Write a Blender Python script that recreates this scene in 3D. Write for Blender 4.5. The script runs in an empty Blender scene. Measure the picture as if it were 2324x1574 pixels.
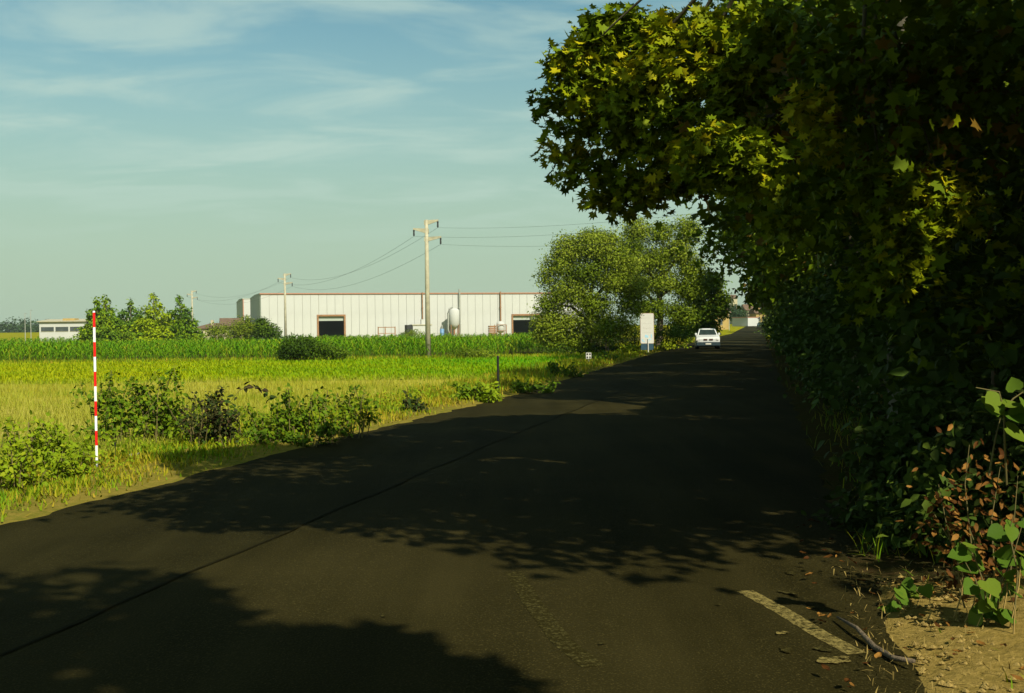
import bpy, math, random
import numpy as np
from mathutils import Vector, Matrix

random.seed(7)
rng = np.random.default_rng(7)
R = math.radians
scene = bpy.context.scene
col = scene.collection

# ------------------------------------------------------------------ camera
F = 2453.0                     # focal length in units of a 2324 px wide picture
CAM_H, ROLL, PITCH = 1.75, R(0.7), R(0.986)
up0 = Vector((math.sin(ROLL), 0, math.cos(ROLL)))
right = Vector((math.cos(ROLL), 0, -math.sin(ROLL)))
fwd0 = Vector((0, 1, 0))
fwd = (fwd0 * math.cos(PITCH) - up0 * math.sin(PITCH)).normalized()
up = right.cross(fwd).normalized()
cam_d = bpy.data.cameras.new('camera')
cam_d.sensor_width = 36
cam_d.lens = F / 2324 * 36
cam_d.clip_start = 0.05
cam_d.clip_end = 12000
cam = bpy.data.objects.new('camera', cam_d)
M = Matrix((right, up, -fwd)).transposed().to_4x4()
M.translation = (0, 0, CAM_H)
cam.matrix_world = M
col.objects.link(cam)
scene.camera = cam

# ------------------------------------------------------------------ world
SUN_EL = R(42)
SUN_AZ = math.atan2(0.5, -0.866)            # clockwise from +Y
world = bpy.data.worlds.new('World')
scene.world = world
world.use_nodes = True
nt = world.node_tree
for n in list(nt.nodes):
    nt.nodes.remove(n)
def N(nt, t, **kw):
    n = nt.nodes.new(t)
    for k, v in kw.items():
        setattr(n, k, v)
    return n
def L(nt, a, b):
    nt.links.new(a, b)
sky = N(nt, 'ShaderNodeTexSky', sky_type='NISHITA', sun_disc=False)
sky.sun_elevation = SUN_EL
sky.sun_rotation = SUN_AZ
sky.air_density = 1.0
sky.dust_density = 2.0
sky.ozone_density = 1.5
tc = N(nt, 'ShaderNodeTexCoord')
sep = N(nt, 'ShaderNodeSeparateXYZ')
L(nt, tc.outputs['Generated'], sep.inputs[0])
# clouds live on a plane high above: divide the view direction by its height
zc = N(nt, 'ShaderNodeMath', operation='MAXIMUM'); zc.inputs[1].default_value = 0.03
L(nt, sep.outputs['Z'], zc.inputs[0])
za = N(nt, 'ShaderNodeMath', operation='ADD'); za.inputs[1].default_value = 0.12
L(nt, zc.outputs[0], za.inputs[0])
dv = N(nt, 'ShaderNodeVectorMath', operation='DIVIDE')
cmb = N(nt, 'ShaderNodeCombineXYZ')
L(nt, za.outputs[0], cmb.inputs[0]); L(nt, za.outputs[0], cmb.inputs[1]); cmb.inputs[2].default_value = 1
L(nt, tc.outputs['Generated'], dv.inputs[0]); L(nt, cmb.outputs[0], dv.inputs[1])
mp = N(nt, 'ShaderNodeMapping'); mp.inputs['Rotation'].default_value = (0, 0, R(-12)); mp.inputs['Scale'].default_value = (0.75, 1.25, 0.0)
mp.inputs['Location'].default_value = (1.35, 0.4, 0)
L(nt, dv.outputs[0], mp.inputs[0])
nz = N(nt, 'ShaderNodeTexNoise'); nz.inputs['Scale'].default_value = 2.3; nz.inputs['Detail'].default_value = 7; nz.inputs['Roughness'].default_value = 0.55; nz.inputs['Distortion'].default_value = 0.5
L(nt, mp.outputs[0], nz.inputs['Vector'])
cr = N(nt, 'ShaderNodeMapRange'); cr.interpolation_type = 'SMOOTHSTEP'
cr.inputs['From Min'].default_value = 0.40; cr.inputs['From Max'].default_value = 0.68
cr.inputs['To Max'].default_value = 0.58
L(nt, nz.outputs['Fac'], cr.inputs['Value'])
tint = N(nt, 'ShaderNodeMix', data_type='RGBA', blend_type='MULTIPLY')
tint.inputs['Factor'].default_value = 1
tint.inputs['B'].default_value = (0.90, 1.29, 1.05, 1)
L(nt, sky.outputs[0], tint.inputs['A'])
cm = N(nt, 'ShaderNodeMix', data_type='RGBA')
cm.inputs['B'].default_value = (5.5, 7.1, 6.2, 1)
hz = N(nt, 'ShaderNodeMapRange'); hz.interpolation_type = 'SMOOTHERSTEP'
hz.inputs['From Min'].default_value = -0.02; hz.inputs['From Max'].default_value = 0.36
hz.inputs['To Min'].default_value = 0.92; hz.inputs['To Max'].default_value = 0.0
L(nt, sep.outputs['Z'], hz.inputs['Value'])
hm = N(nt, 'ShaderNodeMix', data_type='RGBA'); hm.inputs['B'].default_value = (4.55, 5.85, 4.4, 1)
L(nt, hz.outputs[0], hm.inputs['Factor']); L(nt, tint.outputs['Result'], hm.inputs['A'])
fade = N(nt, 'ShaderNodeMapRange'); fade.interpolation_type = 'SMOOTHSTEP'
fade.inputs['From Min'].default_value = 0.05; fade.inputs['From Max'].default_value = 0.17
L(nt, sep.outputs['Z'], fade.inputs['Value'])
fm = N(nt, 'ShaderNodeMath', operation='MULTIPLY')
L(nt, cr.outputs[0], fm.inputs[0]); L(nt, fade.outputs[0], fm.inputs[1])
L(nt, fm.outputs[0], cm.inputs['Factor']); L(nt, hm.outputs['Result'], cm.inputs['A'])
bg = N(nt, 'ShaderNodeBackground'); bg.inputs['Strength'].default_value = 0.07
L(nt, cm.outputs['Result'], bg.inputs['Color'])
wo = N(nt, 'ShaderNodeOutputWorld')
L(nt, bg.outputs[0], wo.inputs['Surface'])

# ------------------------------------------------------------------ sun, exposure
sd = bpy.data.lights.new('sun', 'SUN')
sd.energy = 5.0
sd.angle = R(0.5)
sd.color = (1.0, 0.93, 0.78)
sun = bpy.data.objects.new('sun', sd)
S = Vector((math.sin(SUN_AZ) * math.cos(SUN_EL), math.cos(SUN_AZ) * math.cos(SUN_EL), math.sin(SUN_EL)))
sun.rotation_euler = (-S).to_track_quat('-Z', 'Y').to_euler()
sun.location = (20, -15, 30)
col.objects.link(sun)
vs = scene.view_settings
vs.view_transform = 'Standard'; vs.look = 'None'; vs.exposure = 0.5; vs.gamma = 1
vs.use_curve_mapping = False
scene.cycles.max_bounces = 6
scene.cycles.transparent_max_bounces = 8
scene.cycles.use_denoising = True

# ------------------------------------------------------------------ places
def gz(y):
    return min(max(0.018 * (y - 220), 0.0), 2.2)
def ray(u, v):
    return fwd + right * ((u - 1162) / F) - up * ((v - 787) / F)
def P(u, v, D):
    d = ray(u, v)
    return Vector((0, 0, CAM_H)) + d * (D / d.y)
def G(u, v):
    d = ray(u, v)
    return Vector((0, 0, CAM_H)) + d * (-CAM_H / d.z)
LEFT = [(-40, -16.0), (-5, -8.3), (5, -5.9), (9.9, -4.7), (16.5, -3.1), (26.8, -0.3), (67, 8.6), (100, 16.0), (370, 77), (900, 197)]
def bend(y):
    y = max(0.0, min(y, 380.0) - 80)
    return 0.00008 * y * y
def XL(y):
    return float(np.interp(y, [a for a, b in LEFT], [b for a, b in LEFT])) + bend(y)
def XR(y):
    return 0.76 + 0.2275 * y + bend(y)

# ------------------------------------------------------------------ materials
def new_mat(name):
    m = bpy.data.materials.new(name)
    m.use_nodes = True
    return m, m.node_tree, m.node_tree.nodes['Principled BSDF']
def c4(c):
    return (c[0], c[1], c[2], 1)
def plain(name, c, rough=0.7, metal=0.0, var=0.25, scale=3.0, bump=0.0, c2=None, spec=0.3):
    m, t, b = new_mat(name)
    co = N(t, 'ShaderNodeTexCoord')
    n = N(t, 'ShaderNodeTexNoise'); n.inputs['Scale'].default_value = scale; n.inputs['Detail'].default_value = 5
    L(t, co.outputs['Object'], n.inputs['Vector'])
    mr = N(t, 'ShaderNodeMapRange'); mr.inputs['From Min'].default_value = 0.3; mr.inputs['From Max'].default_value = 0.7
    L(t, n.outputs['Fac'], mr.inputs['Value'])
    mx = N(t, 'ShaderNodeMix', data_type='RGBA')
    mx.inputs['A'].default_value = c4([x * (1 - var) for x in c]) if c2 is None else c4(c2)
    mx.inputs['B'].default_value = c4([min(x * (1 + var), 0.95) for x in c]) if c2 is None else c4(c)
    L(t, mr.outputs[0], mx.inputs['Factor'])
    L(t, mx.outputs['Result'], b.inputs['Base Color'])
    b.inputs['Roughness'].default_value = rough
    b.inputs['Metallic'].default_value = metal
    b.inputs['Specular IOR Level'].default_value = spec
    if bump:
        bp = N(t, 'ShaderNodeBump'); bp.inputs['Strength'].default_value = bump; bp.inputs['Distance'].default_value = 0.02
        n2 = N(t, 'ShaderNodeTexNoise'); n2.inputs['Scale'].default_value = scale * 8; n2.inputs['Detail'].default_value = 4
        L(t, co.outputs['Object'], n2.inputs['Vector'])
        L(t, n2.outputs['Fac'], bp.inputs['Height']); L(t, bp.outputs[0], b.inputs['Normal'])
    return m
def leafmat(name, cols, trans=0.3, rough=0.6, spec=0.06):
    """colour picked per leaf by the attribute tint"""
    m, t, b = new_mat(name)
    a = N(t, 'ShaderNodeAttribute', attribute_name='tint')
    r = N(t, 'ShaderNodeValToRGB')
    el = r.color_ramp.elements
    while len(el) < len(cols):
        el.new(0.5)
    for i, (p, c) in enumerate(cols):
        el[i].position = p; el[i].color = c4(c)
    L(t, a.outputs['Fac'], r.inputs[0])
    L(t, r.outputs[0], b.inputs['Base Color'])
    b.inputs['Roughness'].default_value = rough
    b.inputs['Specular IOR Level'].default_value = spec
    tr = N(t, 'ShaderNodeBsdfTranslucent')
    L(t, r.outputs[0], tr.inputs['Color'])
    mx = N(t, 'ShaderNodeMixShader'); mx.inputs[0].default_value = trans
    L(t, b.outputs[0], mx.inputs[1]); L(t, tr.outputs[0], mx.inputs[2])
    L(t, mx.outputs[0], t.nodes['Material Output'].inputs['Surface'])
    return m

# ------------------------------------------------------------------ mesh helpers
def wm(o):
    m = o.matrix_basis.copy()
    return wm(o.parent) @ o.matrix_parent_inverse @ m if o.parent else m
def link(name, me, mat, parent=None, smooth=False, local=False):
    """local: the mesh is drawn in the parent's own space, else in world space"""
    o = bpy.data.objects.new(name, me)
    col.objects.link(o)
    if mat is not None and not me.materials:
        me.materials.append(mat)
    if parent is not None:
        o.parent = parent
        if not local:
            o.matrix_parent_inverse = wm(parent).inverted()
    if smooth:
        me.polygons.foreach_set('use_smooth', [True] * len(me.polygons))
    return o
def tag(o, label=None, cat=None, group=None, kind=None):
    if label: o['label'] = label
    if cat: o['category'] = cat
    if group: o['group'] = group
    if kind: o['kind'] = kind
    return o
def empty(name, loc, label, cat, group=None, rz=0):
    o = bpy.data.objects.new(name, None)
    o.empty_display_size = 0.2
    o.location = loc
    o.rotation_euler = (0, 0, rz)
    col.objects.link(o)
    return tag(o, label, cat, group)
class MB:
    def __init__(s):
        s.v = []; s.f = []
    def box(s, x0, x1, y0, y1, z0, z1):
        b = len(s.v)
        s.v += [(x0, y0, z0), (x1, y0, z0), (x1, y1, z0), (x0, y1, z0), (x0, y0, z1), (x1, y0, z1), (x1, y1, z1), (x0, y1, z1)]
        s.f += [tuple(b + i for i in q) for q in ((0, 3, 2, 1), (4, 5, 6, 7), (0, 1, 5, 4), (1, 2, 6, 5), (2, 3, 7, 6), (3, 0, 4, 7))]
        return s
    def tube(s, path, rad, n=8, cap=True):
        path = [Vector(p) for p in path]
        if not hasattr(rad, '__len__'): rad = [rad] * len(path)
        b = len(s.v)
        for i, p in enumerate(path):
            d = (path[min(i + 1, len(path) - 1)] - path[max(i - 1, 0)]).normalized()
            a = d.cross(Vector((0, 0, 1)) if abs(d.z) < 0.9 else Vector((1, 0, 0))).normalized()
            c = d.cross(a)
            for k in range(n):
                t = 2 * math.pi * k / n
                s.v.append(tuple(p + (a * math.cos(t) + c * math.sin(t)) * rad[i]))
        for i in range(len(path) - 1):
            for k in range(n):
                k2 = (k + 1) % n
                s.f.append((b + i * n + k, b + i * n + k2, b + (i + 1) * n + k2, b + (i + 1) * n + k))
        if cap:
            s.f.append(tuple(b + k for k in range(n))[::-1])
            s.f.append(tuple(b + (len(path) - 1) * n + k for k in range(n)))
        return s
    def poly(s, pts):
        b = len(s.v); s.v += [tuple(p) for p in pts]; s.f.append(tuple(range(b, b + len(pts)))); return s
    def prism(s, pts, axis, a0, a1):
        """polygon pts in the two other axes, drawn from a0 to a1 along the axis"""
        b = len(s.v); n = len(pts)
        for a in (a0, a1):
            for p in pts:
                if axis == 'x': s.v.append((a, p[0], p[1]))
                elif axis == 'y': s.v.append((p[0], a, p[1]))
                else: s.v.append((p[0], p[1], a))
        s.f.append(tuple(range(b, b + n))[::-1]); s.f.append(tuple(range(b + n, b + 2 * n)))
        for k in range(n):
            k2 = (k + 1) % n
            s.f.append((b + k, b + k2, b + n + k2, b + n + k))
        return s
    def mesh(s, name):
        me = bpy.data.meshes.new(name)
        me.from_pydata(s.v, [], s.f)
        me.update()
        return me
    def build(s, name, mat, parent=None, smooth=False, bevel=0.0, local=False):
        o = link(name, s.mesh(name), mat, parent, smooth, local)
        if bevel:
            m = o.modifiers.new('bevel', 'BEVEL'); m.width = bevel; m.segments = 2; m.limit_method = 'ANGLE'
        return o
def sheet(name, rows, mat, label=None, kind='structure', parent=None):
    """a strip mesh from rows of points"""
    v = [p for r in rows for p in r]; n = len(rows[0]); f = []
    for i in range(len(rows) - 1):
        for k in range(n - 1):
            f.append((i * n + k, i * n + k + 1, (i + 1) * n + k + 1, (i + 1) * n + k))
    me = bpy.data.meshes.new(name); me.from_pydata(v, [], f); me.update()
    o = link(name, me, mat, parent)
    if kind and parent is None: o['kind'] = kind
    if label: o['label'] = label
    return o

# ---- clouds of leaves: one template, many placements, one mesh
def tri_mesh(name, V, T, tintv):
    me = bpy.data.meshes.new(name)
    nv, nf = len(V), len(T)
    me.vertices.add(nv); me.vertices.foreach_set('co', np.asarray(V, np.float32).ravel())
    me.loops.add(nf * 3); me.loops.foreach_set('vertex_index', np.asarray(T, np.int32).ravel())
    me.polygons.add(nf)
    me.polygons.foreach_set('loop_start', np.arange(0, nf * 3, 3, dtype=np.int32))
    me.polygons.foreach_set('loop_total', np.full(nf, 3, np.int32))
    a = me.attributes.new('tint', 'FLOAT', 'POINT')
    a.data.foreach_set('value', np.asarray(tintv, np.float32))
    me.update(calc_edges=True)
    return me
def place(tmpl, pos, Rm, sc, tints):
    tv, tf = tmpl
    tv = np.asarray(tv, float); tf = np.asarray(tf)
    n, k = len(pos), len(tv)
    sc = np.asarray(sc, float)
    if sc.ndim == 1: sc = np.repeat(sc[:, None], 3, 1)
    loc = tv[None] * sc[:, None, :]
    V = np.einsum('nij,nkj->nki', Rm, loc) + pos[:, None, :]
    T = tf[None] + (np.arange(n) * k)[:, None, None]
    return V.reshape(-1, 3), T.reshape(-1, 3), np.repeat(tints, k)
def frames(normals, roll=None):
    """rotation matrices whose Z column is the normal and whose Y column hangs a bit downwards"""
    n = normals / (np.linalg.norm(normals, axis=1, keepdims=True) + 1e-9)
    h = rng.normal(size=n.shape) * 0.7 + np.array([0, 0, -0.5])
    y = h - (h * n).sum(1, keepdims=True) * n
    y /= np.linalg.norm(y, axis=1, keepdims=True) + 1e-9
    x = np.cross(y, n)
    return np.stack([x, y, n], axis=2)
def star_leaf():
    """five-lobed plane-tree leaf, stalk at the origin, tip along +Y"""
    a = [(-90, .08), (-58, .40), (-25, .36), (8, .62), (30, .34), (58, .66), (74, .36), (90, .80), (106, .36), (122, .66), (150, .34), (172, .62), (205, .36), (238, .40)]
    v = [(0, .34, -0.04)]
    for d, r in a:
        x, y = r * math.cos(R(d)), .34 + r * math.sin(R(d))
        v.append((x, y, 0.10 * x * x - 0.10 * (y - .3) ** 2 + (0.05 if r > .5 else 0)))
    f = [(0, i, i + 1) for i in range(1, len(a))] + [(0, len(a), 1)]
    v = np.array(v); v[:, :2] *= 0.82
    return v, f
def oval_leaf(w=0.32, fold=0.08, droop=0.12):
    v = [(0, 0, 0), (-w, .35, fold), (0, .4, 0), (w, .35, fold), (-w * .7, .72, fold - droop * .5), (0, .75, -droop * .4), (w * .7, .72, fold - droop * .5), (0, 1.05, -droop)]
    f = [(0, 2, 1), (0, 3, 2), (1, 2, 5), (1, 5, 4), (2, 3, 6), (2, 6, 5), (4, 5, 7), (5, 6, 7)]
    return np.array(v), f
def small_leaf(w=0.3):
    return np.array([(0, 0, 0), (-w, .5, .06), (w, .5, .06), (0, 1, -.05)]), [(0, 2, 1), (1, 2, 3)]
def heart_leaf():
    pts = [(0, .12), (.22, 0), (.45, .10), (.52, .36), (.36, .68), (0, 1.05), (-.36, .68), (-.52, .36), (-.45, .10), (-.22, 0)]
    v = [(0, .4, -.05)] + [(x, y, .10 * abs(x) - .12 * max(y - .5, 0)) for x, y in pts]
    return np.array(v), [(0, i, i + 1) for i in range(1, 10)] + [(0, 10, 1)]
def blade():
    return np.array([(-.5, 0, 0), (.5, 0, 0), (-.38, .06, .5), (.38, .06, .5), (0, .25, 1.0)]), [(0, 1, 3), (0, 3, 2), (2, 3, 4)]
def curl_leaf():
    v, f = [], []
    for i, (y, w) in enumerate(((0, .02), (.2, .22), (.45, .30), (.7, .2), (.95, .02))):
        for k, x in enumerate((-1, -.35, .35, 1)):
            v.append((x * w * .8, y + .06 * math.sin(3 * i + k), .35 * (abs(x) ** 2) * w + .25 * (y - .5) ** 2 + .05 * math.sin(i * 2.3 + k * 1.9)))
    for i in range(4):
        for k in range(3):
            q = i * 4 + k; f += [(q, q + 1, q + 5), (q, q + 5, q + 4)]
    return np.array(v), f
CURL = curl_leaf()
STAR, OVAL, SMALL, HEART, BLADE = star_leaf(), oval_leaf(), small_leaf(), heart_leaf(), blade()

def clump_points(clumps, per_m2=None, n_total=None, twig=0.35, per_twig=10, shell=0.45):
    """clumps: (centre, (rx, ry, rz)); returns points and outward normals, leaves gathered on twigs"""
    w = np.array([(r[0] * r[1] + r[1] * r[2] + r[0] * r[2]) for c, r in clumps], float)
    w = w / w.sum()
    pts, nor, cid = [], [], []
    for (c, r), q in zip(clumps, w):
        m = max(8, int(q * n_total / per_twig))
        d = rng.normal(size=(m, 3)); d /= np.linalg.norm(d, axis=1, keepdims=True)
        rad = rng.random(m) ** shell
        lump = 1 + 0.22 * np.sin(d[:, 0] * 5.1 + c[0]) * np.sin(d[:, 1] * 4.3 + c[1]) * np.sin(d[:, 2] * 6.2 + c[2] * 3)
        tw = d * (rad * lump)[:, None] * np.array(r)
        p = np.repeat(tw, per_twig, 0) + rng.normal(size=(m * per_twig, 3)) * twig * np.array([1, 1, 0.65])
        pts.append(p + np.array(c)); nn = np.repeat(d, per_twig, 0)
        nor.append(nn); cid.append(np.full(len(p), rng.normal() * .16))
    global CLUMP_TINT
    CLUMP_TINT = np.concatenate(cid)
    return np.concatenate(pts), np.concatenate(nor)
# outline of sunlit asphalt: leaves that would shade it are cut from the crowns
SUN_CUT = np.array([[q.x, q.y] for q in (G(-300, 1215), G(0, 1200), G(260, 1160), G(420, 1205), G(700, 1215), G(1040, 1245), G(1110, 1305), G(1380, 1320), G(1700, 1345), G(1900, 1375), G(2040, 1350), G(2200, 1325), G(2700, 1310), G(2700, 1450), G(2324, 1490), G(2010, 1562), G(1700, 1660), G(1180, 1660), G(1100, 1560), G(1040, 1500), G(900, 1472), G(640, 1440), G(450, 1400), G(480, 1320), G(200, 1275), G(0, 1262), G(-300, 1270))])
LANES = [(P(*q), r) for q, r in [((1265, 130, 13.5), .5), ((1310, 150, 13.5), .5), ((1390, 110, 13.5), .5), ((1470, 130, 13), .45), ((1300, 200, 13.5), .45), ((1400, 190, 13.3), .45), ((1530, 220, 12.5), .4), ((1600, 110, 12.5), .4),
         ((1610, 320, 10.5), .4), ((1690, 340, 10.3), .45), ((1650, 390, 10.4), .4), ((1720, 410, 10.2), .35), ((2000, 420, 10.4), .34), ((2090, 430, 10.4), .38), ((2150, 450, 10.3), .30), ((2110, 520, 10.3), .34), ((2030, 540, 10.5), .26), ((2040, 620, 10.5), .38), ((1990, 620, 10.6), .3), ((2000, 680, 10.6), .3),
         ((1469, 730, 70), 1.0), ((1469, 765, 70), 1.0), ((1605, 765, 79), 1.2), ((1605, 785, 78), 1.2), ((1520, 790, 78), 1.0), ((1430, 808, 66), .8), ((2250, 1250, 6), .3), ((2230, 1080, 6.6), .3), ((2060, 1350, 6.6), .2), ((2290, 900, 5.5), .15)]]  # sun paths cut through the crowns towards chosen leaves, sign and car
SUN_CUT2 = np.array([[q.x, q.y] for q in (G(-400, 1160), G(200, 1148), G(440, 1090), G(330, 1050), G(560, 1018), G(700, 1012), G(840, 985), G(930, 966), G(1060, 950), G(1160, 945), G(1440, 945), G(1490, 915), G(1150, 905), G(1130, 885), G(1000, 855), G(-400, 855))])  # second outline kept sunlit by cutting leaves: verge and field
def inside(poly, x, y):
    ins = np.zeros(len(x), bool); n = len(poly); j = n - 1
    for i in range(n):
        a, b = poly[i], poly[j]
        ins ^= ((a[1] > y) != (b[1] > y)) & (x < (b[0] - a[0]) * (y - a[1]) / (b[1] - a[1] + 1e-12) + a[0]); j = i
    return ins
def in_sun_cut(p):
    t_ = p[:, 2] / S.z
    x = p[:, 0] - S.x * t_; y = p[:, 1] - S.y * t_
    x = x + .10 * np.sin(3.1 * x + 2.3 * y) + .06 * np.sin(7 * x - 5 * y + 1); y = y + .09 * np.sin(2.7 * x - 3.3 * y + 2) + .06 * np.sin(8 * x + 6 * y)
    ins = inside(SUN_CUT, x, y) | inside(SUN_CUT2, x, y)
    for q, r in LANES:
        d = p - np.array(q); t_ = d @ np.array(S)
        e = d - t_[:, None] * np.array(S)
        ins |= (t_ > .9) & ((e * e).sum(1) < r * r)
    return ins & (p[:, 2] > 1.2)
def foliage(name, clumps, n, size, mat, parent, tmpl=SMALL, twig=0.35, per_twig=10, shell=0.45, up_bias=0.7, spread=0.6, sizevar=0.35, tint_mu=0.5, tint_sd=0.2, kind='stuff'):
    p, nn = clump_points(clumps, n_total=n, twig=twig, per_twig=per_twig, shell=shell)
    ct = CLUMP_TINT
    if abs(p[:, 1].mean()) < 90 and p[:, 0].mean() > -3:
        ok = ~in_sun_cut(p)
        p, nn, ct = p[ok], nn[ok], ct[ok]
    nr = nn * 0.5 + rng.normal(size=nn.shape) * spread + np.array([0, 0, up_bias])
    Rm = frames(nr)
    sc = size * (1 + sizevar * (rng.random(len(p)) * 2 - 1))
    ti = np.clip(tint_mu + ct + rng.normal(size=len(p)) * tint_sd * .8, .02, 1)
    V, T, tt = place(tmpl, p, Rm, sc, ti)
    o = link(name, tri_mesh(name, V, T, tt), mat, parent)
    if kind: o['kind'] = kind
    return o, (p, Rm, sc, ti)

# ================================================================== the setting
def ground_mat(name, ca, cb, cc, s1=0.15, s2=2.5, bump=0.4):
    m, t, b = new_mat(name)
    co = N(t, 'ShaderNodeTexCoord')
    n1 = N(t, 'ShaderNodeTexNoise'); n1.inputs['Scale'].default_value = s1; n1.inputs['Detail'].default_value = 4
    n2 = N(t, 'ShaderNodeTexNoise'); n2.inputs['Scale'].default_value = s2; n2.inputs['Detail'].default_value = 8; n2.inputs['Roughness'].default_value = 0.7
    L(t, co.outputs['Object'], n1.inputs['Vector']); L(t, co.outputs['Object'], n2.inputs['Vector'])
    r1 = N(t, 'ShaderNodeMapRange'); r1.inputs['From Min'].default_value = 0.38; r1.inputs['From Max'].default_value = 0.62
    r2 = N(t, 'ShaderNodeMapRange'); r2.inputs['From Min'].default_value = 0.38; r2.inputs['From Max'].default_value = 0.66
    L(t, n1.outputs['Fac'], r1.inputs['Value']); L(t, n2.outputs['Fac'], r2.inputs['Value'])
    m1 = N(t, 'ShaderNodeMix', data_type='RGBA'); m1.inputs['A'].default_value = c4(ca); m1.inputs['B'].default_value = c4(cb)
    m2 = N(t, 'ShaderNodeMix', data_type='RGBA'); m2.inputs['B'].default_value = c4(cc)
    L(t, r1.outputs[0], m1.inputs['Factor']); L(t, m1.outputs['Result'], m2.inputs['A']); L(t, r2.outputs[0], m2.inputs['Factor'])
    L(t, m2.outputs['Result'], b.inputs['Base Color'])
    b.inputs['Roughness'].default_value = 1.0; b.inputs['Specular IOR Level'].default_value = 0.0
    bp = N(t, 'ShaderNodeBump'); bp.inputs['Strength'].default_value = bump; bp.inputs['Distance'].default_value = 0.05
    L(t, n2.outputs['Fac'], bp.inputs['Height']); L(t, bp.outputs[0], b.inputs['Normal'])
    return m
M_ground = ground_mat('ground', (.16, .18, .004), (.22, .21, .004), (.18, .16, .010))
M_dry = ground_mat('dry_field', (.27, .25, .012), (.22, .23, .008), (.30, .25, .03), 0.3, 6)
M_meadow = ground_mat('meadow', (.19, .22, .001), (.11, .20, .001), (.165, .20, .001), 0.05, 9)
M_soil = ground_mat('soil', (.05, .05, .012), (.04, .055, .01), (.07, .055, .02), 0.3, 5)
M_dirt = ground_mat('dirt', (.22, .155, .035), (.17, .125, .03), (.28, .20, .055), 1.2, 16, 0.8)
M_shaded_litter = ground_mat('shaded_litter', (.035, .03, .010), (.03, .035, .008), (.055, .035, .014), 0.8, 9, 0.8)  # litter darker than the dirt, tree shade put into its colour
M_verge = ground_mat('verge_soil', (.15, .125, .02), (.09, .10, .012), (.20, .15, .03), 0.8, 9, 0.6)

# asphalt: dark binder with pale chips, mottled by wear
def asphalt_mat(name, base, chip, wear):
    m, t, b = new_mat(name)
    co = N(t, 'ShaderNodeTexCoord')
    n1 = N(t, 'ShaderNodeTexNoise'); n1.inputs['Scale'].default_value = 0.5; n1.inputs['Detail'].default_value = 6
    n2 = N(t, 'ShaderNodeTexNoise'); n2.inputs['Scale'].default_value = 90; n2.inputs['Detail'].default_value = 2
    vo = N(t, 'ShaderNodeTexVoronoi'); vo.inputs['Scale'].default_value = 55
    for n in (n1, n2, vo): L(t, co.outputs['Object'], n.inputs['Vector'])
    r1 = N(t, 'ShaderNodeMapRange'); r1.inputs['From Min'].default_value = 0.35; r1.inputs['From Max'].default_value = 0.7
    r2 = N(t, 'ShaderNodeMapRange'); r2.inputs['From Min'].default_value = 0.56; r2.inputs['From Max'].default_value = 0.74
    L(t, n1.outputs['Fac'], r1.inputs['Value']); L(t, n2.outputs['Fac'], r2.inputs['Value'])
    mpg = N(t, 'ShaderNodeMapping'); mpg.inputs['Rotation'].default_value = (0, 0, math.atan(.2275)); mpg.inputs['Scale'].default_value = (1.0, .07, 1.0)
    L(t, co.outputs['Object'], mpg.inputs['Vector'])
    n3 = N(t, 'ShaderNodeTexNoise'); n3.inputs['Scale'].default_value = 1.6; n3.inputs['Detail'].default_value = 5; n3.inputs['Roughness'].default_value = .6
    L(t, mpg.outputs[0], n3.inputs['Vector'])
    ad = N(t, 'ShaderNodeMath', operation='ADD'); L(t, n1.outputs['Fac'], ad.inputs[0]); L(t, n3.outputs['Fac'], ad.inputs[1])
    ha = N(t, 'ShaderNodeMath', operation='MULTIPLY'); ha.inputs[1].default_value = .5; L(t, ad.outputs[0], ha.inputs[0])
    r1.inputs['From Min'].default_value = 0.40; r1.inputs['From Max'].default_value = 0.60
    L(t, ha.outputs[0], r1.inputs['Value'])
    m1 = N(t, 'ShaderNodeMix', data_type='RGBA'); m1.inputs['A'].default_value = c4(base); m1.inputs['B'].default_value = c4(wear)
    m2 = N(t, 'ShaderNodeMix', data_type='RGBA'); m2.inputs['B'].default_value = c4(chip)
    L(t, r1.outputs[0], m1.inputs['Factor']); L(t, m1.outputs['Result'], m2.inputs['A']); L(t, r2.outputs[0], m2.inputs['Factor'])
    L(t, m2.outputs['Result'], b.inputs['Base Color'])
    b.inputs['Roughness'].default_value = 0.95; b.inputs['Specular IOR Level'].default_value = 0.03
    bp = N(t, 'ShaderNodeBump'); bp.inputs['Strength'].default_value = 0.5; bp.inputs['Distance'].default_value = 0.006
    L(t, vo.outputs['Distance'], bp.inputs['Height']); L(t, bp.outputs[0], b.inputs['Normal'])
    return m
M_asph = asphalt_mat('asphalt', (.0115, .0100, .0022), (.048, .041, .013), (.0215, .0185, .0050))
M_asph_old = asphalt_mat('asphalt_old', (.0135, .0115, .0024), (.060, .049, .015), (.026, .0215, .0058))
M_tar = plain('tar', (.0122, .0104, .003), 0.9, var=0.3, scale=20, spec=.02)

ys = [-60, -20, 0, 20, 40, 60, 80, 100, 130, 170, 220, 260, 300, 342.23, 450, 900, 3500]
sheet('ground', [[(x, y, gz(y) - 0.02) for x in (-3500, -300, -100, -40, 0, 40, 100, 300, 3500)] for y in ys], M_ground)

yy = list(np.arange(-30, 30, 0.4)) + list(np.arange(30, 120, 2.0)) + list(np.arange(120, 341, 10.0)) + [342.23, 450, 900]
def jag(y, s):
    return 0.05 * math.sin(y * 3.1 + s) + 0.04 * math.sin(y * 7.7 + 2 * s) + 0.025 * math.sin(y * 17.3 + s)
road = sheet('road', [[(XL(y) + jag(y, 1), y, gz(y)), (XL(y) * .62 + XR(y) * .38, y, gz(y) + .03), (XR(y) + jag(y, 5), y, gz(y))] for y in yy], M_asph)
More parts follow.
